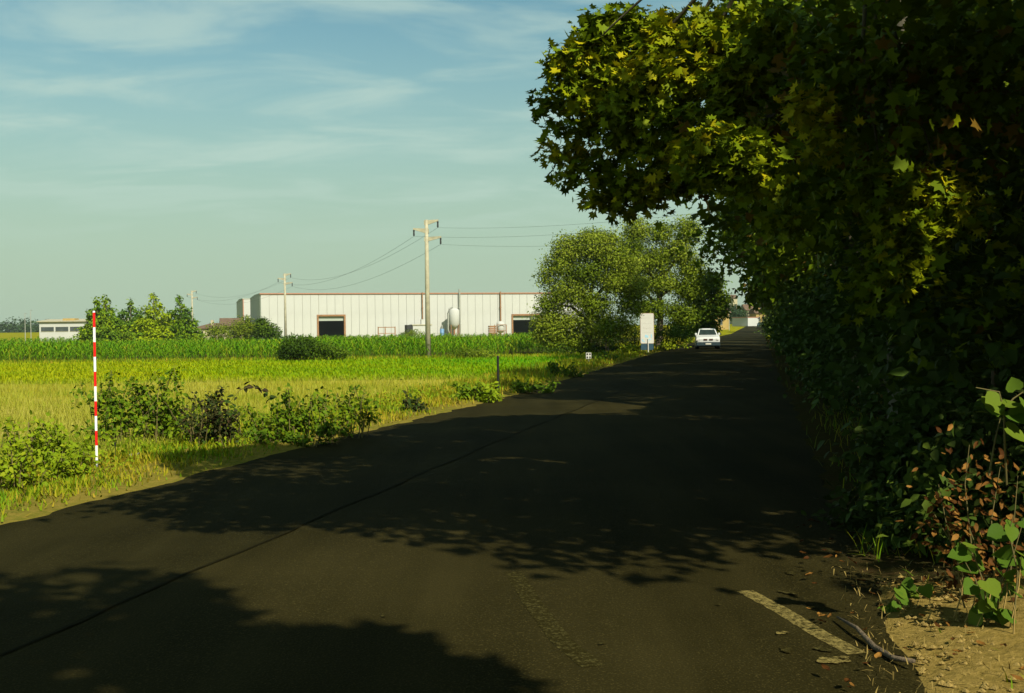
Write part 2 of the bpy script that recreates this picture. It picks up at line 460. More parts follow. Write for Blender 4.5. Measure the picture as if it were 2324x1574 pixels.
# the older half of the carriageway, right of the long joint
def XS(y):
    return XL(y) * .62 + XR(y) * .38 - 0.1
def zroad(x, y):
    c = XL(y) * .62 + XR(y) * .38
    t = (x - XL(y)) / (c - XL(y)) if x < c else (XR(y) - x) / (XR(y) - c)
    return gz(y) + 0.03 * max(0, min(1, t))
y2 = [y for y in yy if y < 120]
rows = []
for y in y2:
    c = XL(y) * .62 + XR(y) * .38
    x0 = c + 0.02 * math.sin(y * 2.3) + 0.03
    rows.append([(x0, y, zroad(x0, y) + .004), (XR(y) + jag(y, 5) - .02, y, gz(y) + .004)])
sheet('worn_lane', rows, M_asph_old, kind=None, parent=road, label='older browner asphalt on the right half of the carriageway')
rows = []
for y in y2:
    c = XL(y) * .62 + XR(y) * .38
    x0 = c + 0.02 * math.sin(y * 2.3) - 0.02
    rows.append([(x0 - .008 - .006 * math.sin(y * 5), y, zroad(x0, y) + .007), (x0 + .025 + .012 * math.sin(y * 9), y, zroad(x0 + .03, y) + .008)])
sheet('joint_seam', rows, M_tar, kind=None, parent=road, label='dark tar joint running along the asphalt')

# worn paint: broken up by noise
def paint_mat(name, c, lo, hi, asph):
    m, t, b = new_mat(name)
    co = N(t, 'ShaderNodeTexCoord')
    n = N(t, 'ShaderNodeTexNoise'); n.inputs['Scale'].default_value = 38; n.inputs['Detail'].default_value = 8; n.inputs['Roughness'].default_value = .8
    L(t, co.outputs['Object'], n.inputs['Vector'])
    r = N(t, 'ShaderNodeMapRange'); r.inputs['From Min'].default_value = lo; r.inputs['From Max'].default_value = hi
    L(t, n.outputs['Fac'], r.inputs['Value'])
    m1 = N(t, 'ShaderNodeMix', data_type='RGBA'); m1.inputs['A'].default_value = c4(asph); m1.inputs['B'].default_value = c4(c)
    L(t, r.outputs[0], m1.inputs['Factor']); L(t, m1.outputs['Result'], b.inputs['Base Color'])
    b.inputs['Roughness'].default_value = .95; b.inputs['Specular IOR Level'].default_value = .02
    return m
M_paint = paint_mat('worn_paint', (.20, .16, .05), .42, .58, (.018, .015, .0035))
M_paint_old = paint_mat('faded_paint', (.085, .075, .024), .49, .66, (.0165, .0138, .0030))
def stripe(name, pts, w, mat, label, dz=0.0062):
    pts = [Vector(p) for p in pts]; rows = []
    dense = []
    for a, b in zip(pts[:-1], pts[1:]):
        for k in range(12): dense.append(a.lerp(b, k / 12))
    dense.append(pts[-1])
    for i, p in enumerate(dense):
        d = (dense[min(i + 1, len(dense) - 1)] - dense[max(i - 1, 0)]).normalized()
        n = Vector((-d.y, d.x, 0))
        ww = w * (1 + .04 * math.sin(i * 2.1) + .03 * math.sin(i * 4.7))
        a, b = p + n * ww / 2, p - n * ww / 2
        rows.append([(a.x, a.y, zroad(a.x, a.y) + dz), (b.x, b.y, zroad(b.x, b.y) + dz)])
    sheet(name, rows, mat, kind=None, parent=road, label=label)
stripe('lane_marking', [G(1690, 1345), G(1775, 1390), G(1860, 1442), G(1945, 1487)], .115, M_paint, 'worn cream line near the right road edge')
stripe('lane_marking', [G(1165, 1305), G(1215, 1385), G(1275, 1462), G(1345, 1520)], .125, M_paint_old, 'very faded broad line curving across the near asphalt')
# cement and mud splashes
def splash(u, v, r, mat):
    c = G(u, v); n = 26; pts = []
    ph = random.random() * 9
    for k in range(n):
        a = 2 * math.pi * k / n
        q = r * .8 * (1 + .28 * math.sin(2 * a + ph) + .14 * math.sin(5 * a + 2 * ph))
        x, y = c.x + q * math.cos(a), c.y + q * math.sin(a)
        pts.append((x, y, zroad(x, y) + .013))
    MB().poly(pts).build('splash_mark', mat, road)
for u, v, r in [(1868, 1480, .05), (1890, 1505, .085), (1915, 1500, .04), (1775, 1443, .04), (1785, 1482, .05), (1790, 1350, .07), (1366, 1470, .022), (1795, 1306, .05), (1845, 1385, .03), (870, 1410, .02), (1630, 1380, .02), (1100, 1190, .05)]:
    splash(u, v, r, M_paint if r in (.085, .04) else M_paint_old)

# fields, verges
def field(name, y0, y1, xa, xb, mat, dz, label=None, step=2.0):
    rows = []
    for y in np.arange(y0, y1 + .01, step):
        a, b = xa(y), xb(y)
        rows.append([(a + (b - a) * k / 10, y + 0.35 * math.sin(k * 1.7 + y0), gz(y) + dz) for k in range(11)])
    return sheet(name, rows, mat, label)
field('dry_grass_field', 2, 38, lambda y: -60, lambda y: XL(y) - 2.2, M_dry, -0.012)
field('meadow', 37.6, 66, lambda y: -90, lambda y: XL(y) - 3.0, M_meadow, -0.008)
field('corn_soil', 65.5, 175, lambda y: -150, lambda y: XL(y) - 8.5, M_soil, -0.004, step=6)
rows = []
for y in [y for y in yy if -20 <= y <= 130]:
    x = XL(y) + jag(y, 1) + 0.12
    rows.append([(x, y, gz(y) - .008), (x - .25, y, gz(y) + .012 + .01 * math.sin(y * 5)), (x - .8, y, gz(y) + .05 + .02 * math.sin(y * 2)), (x - 1.6, y, gz(y) + .06), (x - 3.2, y, gz(y) - .004)])
sheet('left_verge', rows, M_verge)
rows = []
for y in [y for y in yy if -20 <= y <= 7.9]:
    x = XR(y) + jag(y, 5) - 0.10
    rows.append([(x, y, gz(y) - .008), (x + .22, y, gz(y) + .015 + .012 * math.sin(y * 4)), (x + .7, y, gz(y) + .05 + .02 * math.sin(y * 2.4)), (x + 1.6, y, gz(y) + .10), (x + 4.5, y, gz(y) + .05)])
sheet('right_verge', rows, M_dirt)
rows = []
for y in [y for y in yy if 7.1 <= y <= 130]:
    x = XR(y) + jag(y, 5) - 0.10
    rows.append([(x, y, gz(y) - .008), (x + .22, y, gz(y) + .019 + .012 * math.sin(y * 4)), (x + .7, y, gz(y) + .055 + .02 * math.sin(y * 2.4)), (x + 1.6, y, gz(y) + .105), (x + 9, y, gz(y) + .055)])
sheet('wood_floor', rows, M_shaded_litter)  # verge floor under the trees, shade included in its dark tone

# ---- grasses
def blades(name, pos, h, w, mat, lean=0.35, tint_mu=.5, tint_sd=.22, parent=None, label=None, cat=None):
    n = len(pos)
    az = rng.random(n) * 2 * math.pi
    tilt = np.abs(rng.normal(size=n)) * lean
    ca, sa, ct, st = np.cos(az), np.sin(az), np.cos(tilt), np.sin(tilt)
    X = np.stack([ca, sa, 0 * ca], 1); Z = np.stack([-sa * st, ca * st, ct], 1)
    Y = np.cross(Z, X)
    Rm = np.stack([X, Y, Z], 2)
    hh = h * (0.6 + 0.8 * rng.random(n))
    sc = np.stack([w * (0.7 + .6 * rng.random(n)), hh, hh], 1)
    ti = np.clip(tint_mu + rng.normal(size=n) * tint_sd, 0, 1)
    V, T, tt = place(BLADE, pos, Rm, sc, ti)
    o = link(name, tri_mesh(name, V, T, tt), mat, parent)
    o['kind'] = 'stuff'
    if label: tag(o, label, cat)
    return o
M_grass = leafmat('grass_blades', [(0, (.32, .24, .02)), (.35, (.25, .25, .008)), (.65, (.14, .23, .006)), (1, (.075, .19, .005))], .25)
M_straw = leafmat('straw_blades', [(0, (.42, .36, .09)), (.45, (.33, .31, .045)), (.8, (.24, .27, .018)), (1, (.13, .21, .006))], .25)
M_stub = leafmat('stubble', [(0, (.14, .10, .03)), (1, (.30, .22, .06))], .1)
M_mead = leafmat('meadow_blades', [(0, (.30, .30, .002)), (.5, (.19, .27, .001)), (1, (.07, .24, .002))], .25)
def sample(n, y0, y1, xa, xb, p=1.4):
    """more plants close by than far away"""
    t = rng.random(n)
    q = 1 - p
    y = (y0 ** q + t * (y1 ** q - y0 ** q)) ** (1 / q)
    a = np.array([xa(v) for v in y]); b = np.array([xb(v) for v in y])
    x = a + (b - a) * rng.random(n)
    return x, y
def fbm(x, y, s):
    return (np.sin(x * s + 1.3 * np.sin(y * s * .7)) + np.sin(y * s * 1.3 + 1.7 * np.sin(x * s * .6 + 2)) + .6 * np.sin((x + y) * s * 2.3 + 1)) / 2.6
def G3(x, y, dz=0.0):
    return np.stack([x, y, np.array([gz(v) for v in y]) + dz], 1)

x, y = sample(62000, 12.5, 38.5, lambda v: -.52 * v - 2.5, lambda v: XL(v) - 2.0, 1.2)
blades('dry_grass', G3(x, y), .20, .010, M_straw, .45, tint_mu=np.clip(.60 + .22 * fbm(x, y, .8), 0, 1), tint_sd=.13, label='tall straw coloured grass standing between the road verge and the meadow', cat='grass')
x, y = sample(50000, 37.5, 66, lambda v: -.52 * v - 3, lambda v: XL(v) - 2.4, 1.3)
gr = np.clip((x + 14 + .25 * (y - 40)) / 16, 0, 1)
blades('meadow_grass', G3(x, y), .13, .05, M_mead, .5, tint_mu=np.clip(.25 + .55 * gr + .15 * fbm(x, y, .35), 0, 1), tint_sd=.12, label='short bright green and yellow meadow in front of the corn', cat='grass')
# verge: low at the asphalt, taller behind
x, y = sample(50000, 7.5, 120, lambda v: XL(v) - 2.9, lambda v: XL(v) + .02, 1.6)
e = np.array([XL(v) for v in y]) - x
keep = (rng.random(len(x)) < np.clip((e - .05) * 1.1 + .28 * fbm(x, y, 2.0), .05, 1))
x, y, e = x[keep], y[keep], e[keep]
hh = np.where(e < .8, .07 + .10 * e, .15 + .07 * fbm(x, y, 1.2)) * np.clip(y / 22, .8, 1.6)
blades('verge_grass', G3(x, y, .02), hh, .012 + .0006 * y, M_grass, .45, tint_mu=np.clip(.30 + .30 * fbm(x, y, 1.1) + .08 * e, 0, 1), label='sunlit yellow green grass along the left road edge', cat='grass')
# shaded strip under the trees on the right
x, y = sample(26000, 4.6, 90, lambda v: XR(v) - .02, lambda v: XR(v) + 2.6, 1.7)
e = x - np.array([XR(v) for v in y])
keep = (rng.random(len(x)) < np.clip((e - .12) * .8 + .35 * fbm(x, y, 2.6), .03, 1) * np.where(y < 7.8, .12, .55))
x, y, e = x[keep], y[keep], e[keep]
blades('roadside_grass', G3(x, y, .03), np.where(y < 7.6, .07, .20), .010, M_grass, .6, tint_mu=.5, label='patchy grass on the dirt verge at the right', cat='grass')
# weedy boundary between meadow and corn
x, y = sample(9000, 62.8, 66, lambda v: -42, lambda v: 5, 1.2)
blades('field_edge_weeds', G3(x, y), .22, .05, M_grass, .45, tint_mu=.5, label='weeds along the edge of the corn', cat='weeds')

# ---- corn
def corn_template():
    v, f = [], []
    def strip(pts, w):
        b = len(v)
        for i, (p, ww) in enumerate(zip(pts, w)):
            p = np.array(p); side = np.array([-math.sin(a), math.cos(a), 0]) * ww
            v.append(p - side); v.append(p + side)
        for i in range(len(pts) - 1):
            q = b + 2 * i; f.extend([(q, q + 1, q + 3), (q, q + 3, q + 2)])
    a = 0.3
    strip([(0, 0, 0), (0, 0, 1.0)], [.018, .01])
    a = 1.9
    strip([(0, 0, 0), (0, 0, 1.0)], [.018, .01])
    for k, z in enumerate((.28, .45, .6, .74, .88)):
        a = k * 2.6 + .4
        d = np.array([math.cos(a), math.sin(a), 0])
        strip([np.array([0, 0, z]), d * .18 + np.array([0, 0, z + .20]), d * .40 + np.array([0, 0, z + .20]), d * .58 + np.array([0, 0, z + .02])], [.02, .045, .035, .004])
    return np.array(v), f
CORN = corn_template()
M_corn = leafmat('corn', [(0, (.24, .27, .012)), (.4, (.12, .24, .004)), (1, (.055, .17, .003))], .3)
M_corn_y = leafmat('corn_tassel', [(0, (.22, .19, .05)), (1, (.13, .15, .02))], .3)
def corn(name, xs, ysr, h, label, sp, mat=M_corn):
    px, py = [], []
    for y in ysr:
        a, b = xs(y)
        k = np.arange(a, b, sp * (1 + max(0, (y - 75)) / 60))
        px.append(k + rng.normal(size=len(k)) * .12); py.append(np.full(len(k), y) + rng.normal(size=len(k)) * .12)
    px, py = np.concatenate(px), np.concatenate(py)
    n = len(px); az = rng.random(n) * 6.28
    ca, sa = np.cos(az), np.sin(az); o, i = np.zeros(n), np.ones(n)
    lean = rng.normal(size=(n, 2)) * .08
    Rm = np.stack([np.stack([ca, sa, o], 1), np.stack([-sa, ca, o], 1), np.stack([lean[:, 0], lean[:, 1], i], 1)], 2)
    hh = h * (.82 + .3 * rng.random(n)) * (1 + .14 * fbm(px, py, .35) + .08 * fbm(px, py, 1.7))
    V, T, tt = place(CORN, G3(px, py), Rm, hh, np.clip(.5 + rng.normal(size=n) * .25, 0, 1))
    ob = link(name, tri_mesh(name, V, T, tt), mat); ob['kind'] = 'stuff'
    return tag(ob, label, 'corn')
corn('corn_field', lambda y: (-.54 * y - 4, min(4.5, XL(y) - 9)), np.arange(64.6, 108, .8), .90, 'knee high to chest high green corn in rows before the white warehouse', .42)
corn('corn_field', lambda y: (-.30 * y, XL(y) - 16), np.arange(108, 172, 2.0), .90, 'far part of the corn reaching the warehouse yard', .5)
corn('corn_field', lambda y: (-.56 * y, -.33 * y), np.arange(128, 176, 2.0), 1.0, 'separate corn strip beyond the pale field track at far left', .5)

# ================================================================== buildings across the field
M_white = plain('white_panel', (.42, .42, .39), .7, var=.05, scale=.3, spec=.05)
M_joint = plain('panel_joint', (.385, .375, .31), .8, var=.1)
M_grey_shade = plain('grey_shade_panel', (.30, .33, .28), .6, var=.06, scale=.4)  # grey carries the end walls' shade; plain grey on roofs and doors
M_red = plain('red_trim', (.33, .15, .09), .6, var=.15)
M_rust = plain('rusty_steel', (.23, .12, .055), .8, var=.35, scale=6)
M_steel = plain('galvanised', (.38, .38, .33), .45, .5, var=.15, scale=5)
M_dark = plain('near_black', (.03, .03, .03), .9)
M_conc = plain('concrete', (.34, .31, .21), .9, var=.18, scale=4, bump=.3)
M_tile = plain('clay_tiles', (.12, .075, .045), .9, var=.3, scale=2)
M_cream = plain('cream_plaster', (.40, .35, .22), .9, var=.08, scale=.6)
M_ochre = plain('ochre_plaster', (.36, .25, .08), .9, var=.1, scale=.6)
M_glass = plain('window_glass', (.05, .06, .06), .15, var=.3, scale=.8, spec=.6)
M_blue = plain('blue_plastic', (.10, .20, .33), .5, var=.15)
M_black = plain('black_plastic', (.012, .012, .012), .5, var=.2)

def frame_at(a, b):
    """origin, heading of a facade running from ground point a to b (as seen from the front, left to right)"""
    d = Vector((b[0] - a[0], b[1] - a[1], 0))
    return Vector((a[0], a[1], gz(a[1]))), math.atan2(d.y, d.x), d.length

# ---- the long white warehouse. Local x runs along the front, y into the depth, z up
wa = (-49.2, 212.0); wb = (15.5, 231.5)
o_, rz_, WL = frame_at(wa, wb)
H = 8.95; DEP = 34.0
wh = empty('warehouse', o_, 'long white panel warehouse with red roof edge and two open doorways behind the corn', 'warehouse', rz=rz_)
doors = [(11.2, 16.2, 4.5), (51.6, 57.4, 4.3)]
pw = 1.6
npan = int(WL / pw)
pw = WL / npan
gap = 0.05
panel_cache = {}
def panel(x0, x1, z0, z1, mat, name='wall_panel', y0=-.12, y1=0.0):
    key = (round(x1 - x0, 3), round(z1 - z0, 3), mat.name, round(y1 - y0, 3))
    if key not in panel_cache:
        me = MB().box(0, x1 - x0, 0, y1 - y0, 0, z1 - z0).mesh(name)
        panel_cache[key] = me
    o = link(name, panel_cache[key], mat, wh, local=True)
    o.location = (x0, y0, z0)
    return o
for i in range(npan):
    x0, x1 = i * pw + gap / 2, (i + 1) * pw - gap / 2
    cuts = [(x0, x1, 0.0)]
    for da, db, dh in doors:
        new = []
        for (a, b, z) in cuts:
            if z or b <= da or a >= db: new.append((a, b, z)); continue
            if a < da: new.append((a, da, 0))
            new.append((max(a, da), min(b, db), dh))
            if b > db: new.append((db, b, 0))
        cuts = new
    for (a, b, z) in cuts:
        if b - a > .05: panel(a, b, z, H, M_white)
mb = MB()                                     # backing wall behind the panels, open at the doors
xs = [0] + [q for d in doors for q in d[:2]] + [WL]
for a, b in ((xs[0], xs[1]), (xs[2], xs[3]), (xs[4], xs[5])):
    mb.box(a, b, .003, .15, 0, H - .02)
for da, db, dh in doors:
    mb.box(da, db, .003, .15, dh, H - .02)
mb.build('front_wall', M_joint, wh, local=True)
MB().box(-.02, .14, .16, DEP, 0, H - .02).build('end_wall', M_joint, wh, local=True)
for k in range(20):
    y0 = .18 + k * (DEP - .2) / 20
    o = MB().box(-.12, -.022, y0, y0 + (DEP - .2) / 20 - .05, 0, H).build('end_panel', M_grey_shade, wh, local=True)  # end wall darker than the front, its shade put into the colour
MB().box(WL - .15, WL, .16, DEP, 0, H - .02).build('end_wall', M_grey_shade, wh, local=True)
MB().box(0, WL, DEP, DEP + .15, 0, H - .02).build('rear_wall', M_grey_shade, wh, local=True)
MB().prism([(-.1, H + .02), (DEP + .2, H + .02), (DEP + .2, H + .25), (DEP / 2, H + .45), (-.1, H + .22)], 'x', -.14, WL + .1).build('roof', M_grey_shade, wh, local=True)
MB().box(-.2, WL + .15, -.32, -.13, H - .02, H + .20).build('red_roof_edge', M_red, wh, local=True)
MB().box(0, WL, .16, DEP, -.2, .03).build('floor', M_dark, wh, local=True)
for da, db, dh in doors:
    fr = MB().box(da - .35, da, -.26, .20, 0, dh + .35).box(db, db + .35, -.26, .20, 0, dh + .35).box(da, db, -.26, .20, dh, dh + .35).build('door_frame', M_rust, wh, local=True)
    MB().box(da, db, .22, .34, dh - .9, dh - .01).build('rolled_door', M_grey_shade, fr, local=True)
for x, top, w in ((32.2, H + .3, .22), (40.0, H + .9, .42), (48.8, H + .4, .3)):
    MB().tube([(x, -.5, 0.1), (x, -.5, top)], w / 2, 8).box(x - w * .7, x + w * .7, -.62, -.13, 2.5, 2.62).box(x - w * .7, x + w * .7, -.62, -.13, 6, 6.12).build('flue_pipe', M_rust if w < .4 else M_steel, wh, local=True)

def on_wall(name, x, label, cat, off=3.0, group=None):
    m = wm(wh) @ Vector((x, -off, 0))
    return empty(name, (m.x, m.y, gz(m.y)), label, cat, group, rz=rz_)
# ---- silo with cone bottom on legs
t = on_wall('silo', 38.2, 'tall white silo with conical bottom on legs against the warehouse wall', 'silo')
mb = MB(); mb.tube([(0, 0, 1.6), (0, 0, 2.6), (0, 0, 5.4), (0, 0, 5.75), (0, 0, 5.95)], [.25, 1.1, 1.1, .8, .2], 18); mb.build('vessel', M_white, t, local=True, smooth=True)
for sx in (-.8, .8):
    for sy in (-.6, .6):
        MB().tube([(sx, sy, 0), (sx, sy, 2.9)], .09, 6).build('leg', M_rust, t, local=True)
MB().tube([(-.9, -.3, .2), (-1.35, -.3, 1.5), (-1.35, -.3, 4.9), (-1.1, -.3, 5.8), (-.3, -.1, 6.1)], .16, 8).build('filling_pipe', M_steel, t, local=True, smooth=True)
MB().tube([(0, 0, .5), (0, 0, 1.6)], .2, 8).build('outlet', M_rust, t, local=True)
MB().box(1.2, 1.26, -.2, .2, .2, 5.9).box(1.2, 1.26, -.25, -.2, .2, 6.1).box(1.2, 1.26, .2, .25, .2, 6.1).build('ladder', M_steel, t, local=True)
# ---- small tank in a frame
t = on_wall('storage_tank', 48.0, 'small white storage tank in a rusty frame left of the second doorway', 'tank')
MB().tube([(0, 0, .7), (0, 0, 1.0), (0, 0, 2.8), (0, 0, 3.1)], [.4, .8, .8, .35], 16).build('vessel', M_white, t, local=True, smooth=True)
for sx in (-1.0, 1.0):
    for sy in (-.8, .8):
        MB().box(sx - .08, sx + .08, sy - .08, sy + .08, 0, 2.4).build('post', M_rust, t, local=True)
MB().box(-1.05, 1.05, -.96, -.89, 1.1, 1.2).build('rail', M_rust, t, local=True)
MB().box(-1.05, 1.05, -.96, -.89, 2.3, 2.42).build('rail', M_rust, t, local=True)
t = on_wall('pallet_stack', 46.2, 'brown crate rack beside the small white tank', 'rack')
for k in range(5):
    MB().box(-.7, .7, -.5, .5, .05 + k * .45, .40 + k * .45).build('crate', M_rust, t, local=True)
# ---- stillage, compressor shed, barrel
t = on_wall('steel_rack', 24.3, 'rusty open steel rack on the yard right of the first doorway', 'rack')
for sx in (-1.7, -.3, 1.7):
    MB().box(sx - .09, sx + .09, -.1, .1, 0, 2.3).build('post', M_rust, t, local=True)
MB().box(-1.7, 1.7, -.06, .06, 2.1, 2.25).build('rail', M_rust, t, local=True)
MB().box(-1.7, 1.7, -.05, .05, .9, 1.02).build('rail', M_rust, t, local=True)
MB().box(-1.4, 1.4, -.5, .5, .02, .75).build('load', M_white, t, local=True)
t = on_wall('yard_shed', 30.8, 'low white shed with dark end beside the warehouse wall', 'shed')
MB().box(-1.4, 2.4, -1.2, 1.2, 0, 2.5).build('body', M_white, t, local=True)
MB().box(-1.6, 2.5, -1.35, 1.3, 2.503, 2.68).build('roof', M_conc, t, local=True)
MB().box(-2.6, -1.403, -1.2, 1.2, 0, 2.6).build('dark_end', M_dark, t, local=True)  # closed box coloured near black, no opening built
MB().box(.5, 1.4, -.4, .4, 2.683, 3.7).build('roof_unit', M_white, t, local=True)
t = on_wall('barrel', 35.4, 'small blue barrel standing on the yard left of the silo', 'barrel', 4.0)
MB().tube([(0, 0, 0), (0, 0, .5), (0, 0, .52), (0, 0, 1.7), (0, 0, 1.75)], [.42, .46, .44, .44, .36], 14).build('drum', M_blue, t, local=True, smooth=True)
MB().tube([(0, 0, .85), (0, 0, .93)], .48, 14).build('hoop', M_blue, t, local=True)

# ---- white annex behind the left end
a_, r2, L2 = frame_at((-69.5, 280.0), (-54.0, 284.6))
t = empty('annex_building', a_, 'tall narrow white hall half hidden behind the left end of the warehouse', 'building', rz=r2)
MB().box(0, L2, 0, .15, 0, 9.0).build('front_wall', M_white, t, local=True)
MB().box(-.12, .02, .16, 40, 0, 8.9).build('side_wall', M_grey_shade, t, local=True)  # shade of this side is held in its grey colour
MB().box(L2 - .1, L2, .16, 40, 0, 8.9).build('side_wall', M_grey_shade, t, local=True)
MB().prism([(-.1, 9.003), (40.1, 9.003), (40.1, 9.2), (20, 9.6), (-.1, 9.2)], 'x', -.2, L2 + .1).build('roof', M_grey_shade, t, local=True)
MB().box(4.7, 4.95, -.12, -.003, 0, 9.4).build('downpipe', M_rust, t, local=True)
MB().box(-.12, .1, -.12, -.003, 0, 8.99).build('corner_trim', M_red, t, local=True)

# ---- low long building at far left
a_, r2, L2 = frame_at((-87.5, 200.0), (-66.0, 200.0))
t = empty('low_building', a_, 'long low white building with a band of windows at far left', 'building', rz=r2)
hb = 3.9
MB().box(0, L2, .1, 9, 0, 2.15).box(0, L2, .1, 9, 2.95, hb).build('wall', M_white, t, local=True)
MB().box(0.1, L2 - .1, .25, 8.8, 2.152, 2.948).build('window_band', M_glass, t, local=True)
for k in range(8):
    x0 = k * (L2 / 8)
    MB().box(x0, x0 + .28, .1, .4, 2.152, 2.948).build('mullion', M_white, t, local=True)
    w = MB().box(x0 + .285, x0 + L2 / 8 - .005, .17, .23, 2.155, 2.945).build('window', M_glass, t, local=True)
    MB().box(x0 + .285, x0 + L2 / 8 - .005, .02, .165, 2.10, 2.148).build('sill', M_conc, w, local=True)
MB().prism([(-.3, hb + .003), (9.3, hb + .003), (9.3, hb + .15), (4.5, hb + .55), (-.3, hb + .15)], 'x', -.3, L2 + .3).build('roof', M_conc, t, local=True)
MB().box(4.2, 6.4, .5, 2.5, hb + .16, hb + .62).build('roof_hatch', M_ochre, t, local=True)

# ---- houses
def house(name, label, a, b, depth, hw, hr, wall, roofm, wins, group=None, chimney=None, hip=False):
    o_, r_, l_ = frame_at(a, b)
    t = empty(name, o_, label, 'house', group, rz=r_)
    MB().box(0, l_, 0, depth, 0, hw).build('wall', wall, t, local=True)
    rf = MB()
    e = .35
    if hip:
        b_ = [(-e, -e), (l_ + e, -e), (l_ + e, depth + e), (-e, depth + e)]
        rf.v = [(x, y, hw + .003) for x, y in b_] + [(x, y, hw + .12) for x, y in b_] + [(l_ * .3, depth / 2, hw + hr), (l_ * .7, depth / 2, hw + hr)]
        rf.f = [(0, 3, 2, 1), (0, 1, 5, 4), (1, 2, 6, 5), (2, 3, 7, 6), (3, 0, 4, 7), (4, 5, 9, 8), (5, 6, 9), (6, 7, 8, 9), (7, 4, 8)]
    else:
        rf.prism([(-e, hw + .003), (depth + e, hw + .003), (depth + e, hw + .12), (depth / 2, hw + hr), (-e, hw + .12)], 'x', -e, l_ + e)
    ro = rf.build('roof', roofm, t, local=True)
    if chimney:
        MB().box(chimney, chimney + .5, depth * .3, depth * .3 + .5, hw + hr * .4, hw + hr + .6).build('chimney', wall, ro, local=True)
    for (x0, x1, z0, z1) in wins:
        w = MB().box(x0, x1, -.02, .05, z0, z1).build('window', M_glass, t, local=True)
        MB().box(x0 - .1, x1 + .1, -.10, -.023, z0 - .12, z0 - .003).build('sill', M_conc, w, local=True)
    return t
house('house', 'low house with brown tiled roof showing between conifers and warehouse', (-65.5, 222), (-56.5, 222), 8, 2.3, 1.2, M_cream, M_tile, [(1, 2, .9, 1.9), (4, 5, .9, 1.9), (7.2, 8.4, .9, 1.9)], chimney=3, hip=True)
house('house', 'higher white house with brown roof just left of the annex hall', (-64.5, 240), (-57.5, 242), 8, 2.9, 1.5, M_white, M_tile, [(1, 2, 1, 2.2), (3.5, 4.5, 1, 2.2)], chimney=5)

# ---- village at the end of the road
def at_road(u, D):
    return P(u, 738, D)
def vh(label, u0, u1, D, hw, hr, wall, roofm, wins, **k):
    a, b = at_road(u0, D), at_road(u1, D)
    return house('house', label, (a.x, a.y), (b.x, b.y), 9, hw, hr, wall, roofm, wins, group='houses at the end of the road', **k)
vh('yellow house half hidden by leaves at the left of the road end', 1590, 1656, 260, 4.0, 1.5, M_ochre, M_tile, [(4.3, 5.3, 1.2, 2.6), (1.6, 2.6, 1.2, 2.6)])
vh('cream house with sloping roof behind the dark green tree at the road end', 1694, 1718, 330, 4.2, 2.0, M_cream, M_tile, [(.6, 1.3, 1.2, 2.4), (1.9, 2.6, 1.2, 2.4)])
vh('orange house closest to the road at its far end', 1716, 1744, 310, 3.4, 1.6, M_ochre, M_tile, [(.5, 1.2, 1.2, 2.5), (1.8, 2.5, 1.2, 2.5)], chimney=1.2)
vh('distant pale yellow tower house rising over the dark green tree', 1664, 1674, 420, 10.0, 1.5, M_cream, M_tile, [(.5, 1.1, 6.4, 7.6)])
a, b = at_road(1662, 300), at_road(1698, 295)
o_, r_, l_ = frame_at((a.x, a.y), (b.x, b.y))
t = empty('garage_block', o_, 'low white garage block with red roof edge at the road end', 'garage', rz=r_)
MB().box(0, l_ * .58, 0, 4, 0, 2.3).build('front_left', M_white, t, local=True)
MB().box(l_ * .6, l_, -.1, 4, 0, 2.32).build('front_right', M_white, t, local=True)
MB().box(-.1, l_ + .1, -.2, 4.1, 2.323, 2.5).build('roof', M_red, t, local=True)

# ================================================================== poles and wires
POLE_H = 8.3
def make_pole(loc, label, rz=0):
    t = empty('utility_pole', loc, label, 'pole', 'concrete utility poles across the field', rz=rz)
    s = MB().tube([(0, 0, -.1), (0, 0, POLE_H * .5), (0, 0, POLE_H)], [.17, .135, .10], 12).build('shaft', M_conc, t, local=True, smooth=True)
    ends = []
    for z, sx, l in ((POLE_H - .12, 1, .72), (POLE_H - .62, -1, .80), (POLE_H - 1.12, 1, .88)):
        MB().prism([(-sx * .14, z - .18), (sx * .14, z - .16), (sx * l, z + .04), (sx * l, z + .13), (-sx * .14, z + .08)], 'y', -.07, .07).build('crossarm', M_conc, t, local=True)
        MB().tube([(sx * (l - .04), 0, z + .04), (sx * (l - .04), 0, z - .02), (sx * (l - .04), 0, z - .10), (sx * (l - .04), 0, z - .30), (sx * (l - .04), 0, z - .36)], [.02, .06, .045, .055, .02], 8).build('insulator', M_dark, t, local=True)
        ends.append(Vector((sx * (l - .04), 0, z - .36)))
    return t, ends
def base_at(u, D):
    p = P(u, 745, D)
    return Vector((p.x, p.y, gz(p.y)))
pole_pts = [base_at(971, 65.0), base_at(648, 124), base_at(437, 172)]
labels = ['nearest and tallest looking concrete utility pole, in front of the warehouse', 'middle concrete utility pole before the left end of the warehouse', 'faint distant utility pole right of the conifers']
pe = []
for p, l in zip(pole_pts, labels):
    t, ends = make_pole(p, l)
    pe.append([p + e for e in ends])
# the line goes on to a pole behind the trees on the right
p0 = Vector((27.0, 9.0, 0))
t, ends = make_pole(p0, 'utility pole hidden behind the roadside trees', 0)
pe.insert(0, [p0 + e for e in ends])
M_wire = plain('wire', (.07, .075, .07), .6)
nm = ['top', 'left', 'lower right']
for i in range(3):
    for k in range(3):
        a, b = pe[i][k], pe[i + 1][k]
        sag = 1.6 if i == 0 else 1.3
        pts = [a.lerp(b, j / 24) - Vector((0, 0, sag * 4 * (j / 24) * (1 - j / 24))) for j in range(25)]
        w = MB().tube(pts, .005 if i == 0 else .008, 4).build('power_line', M_wire)
        span = ['from the nearest pole towards the plane trees', 'between the nearest and the middle pole', 'between the middle and the farthest pole'][i]
        tag(w, '%s wire of the thin overhead line %s' % (nm[k], span), 'wire', 'overhead wires')
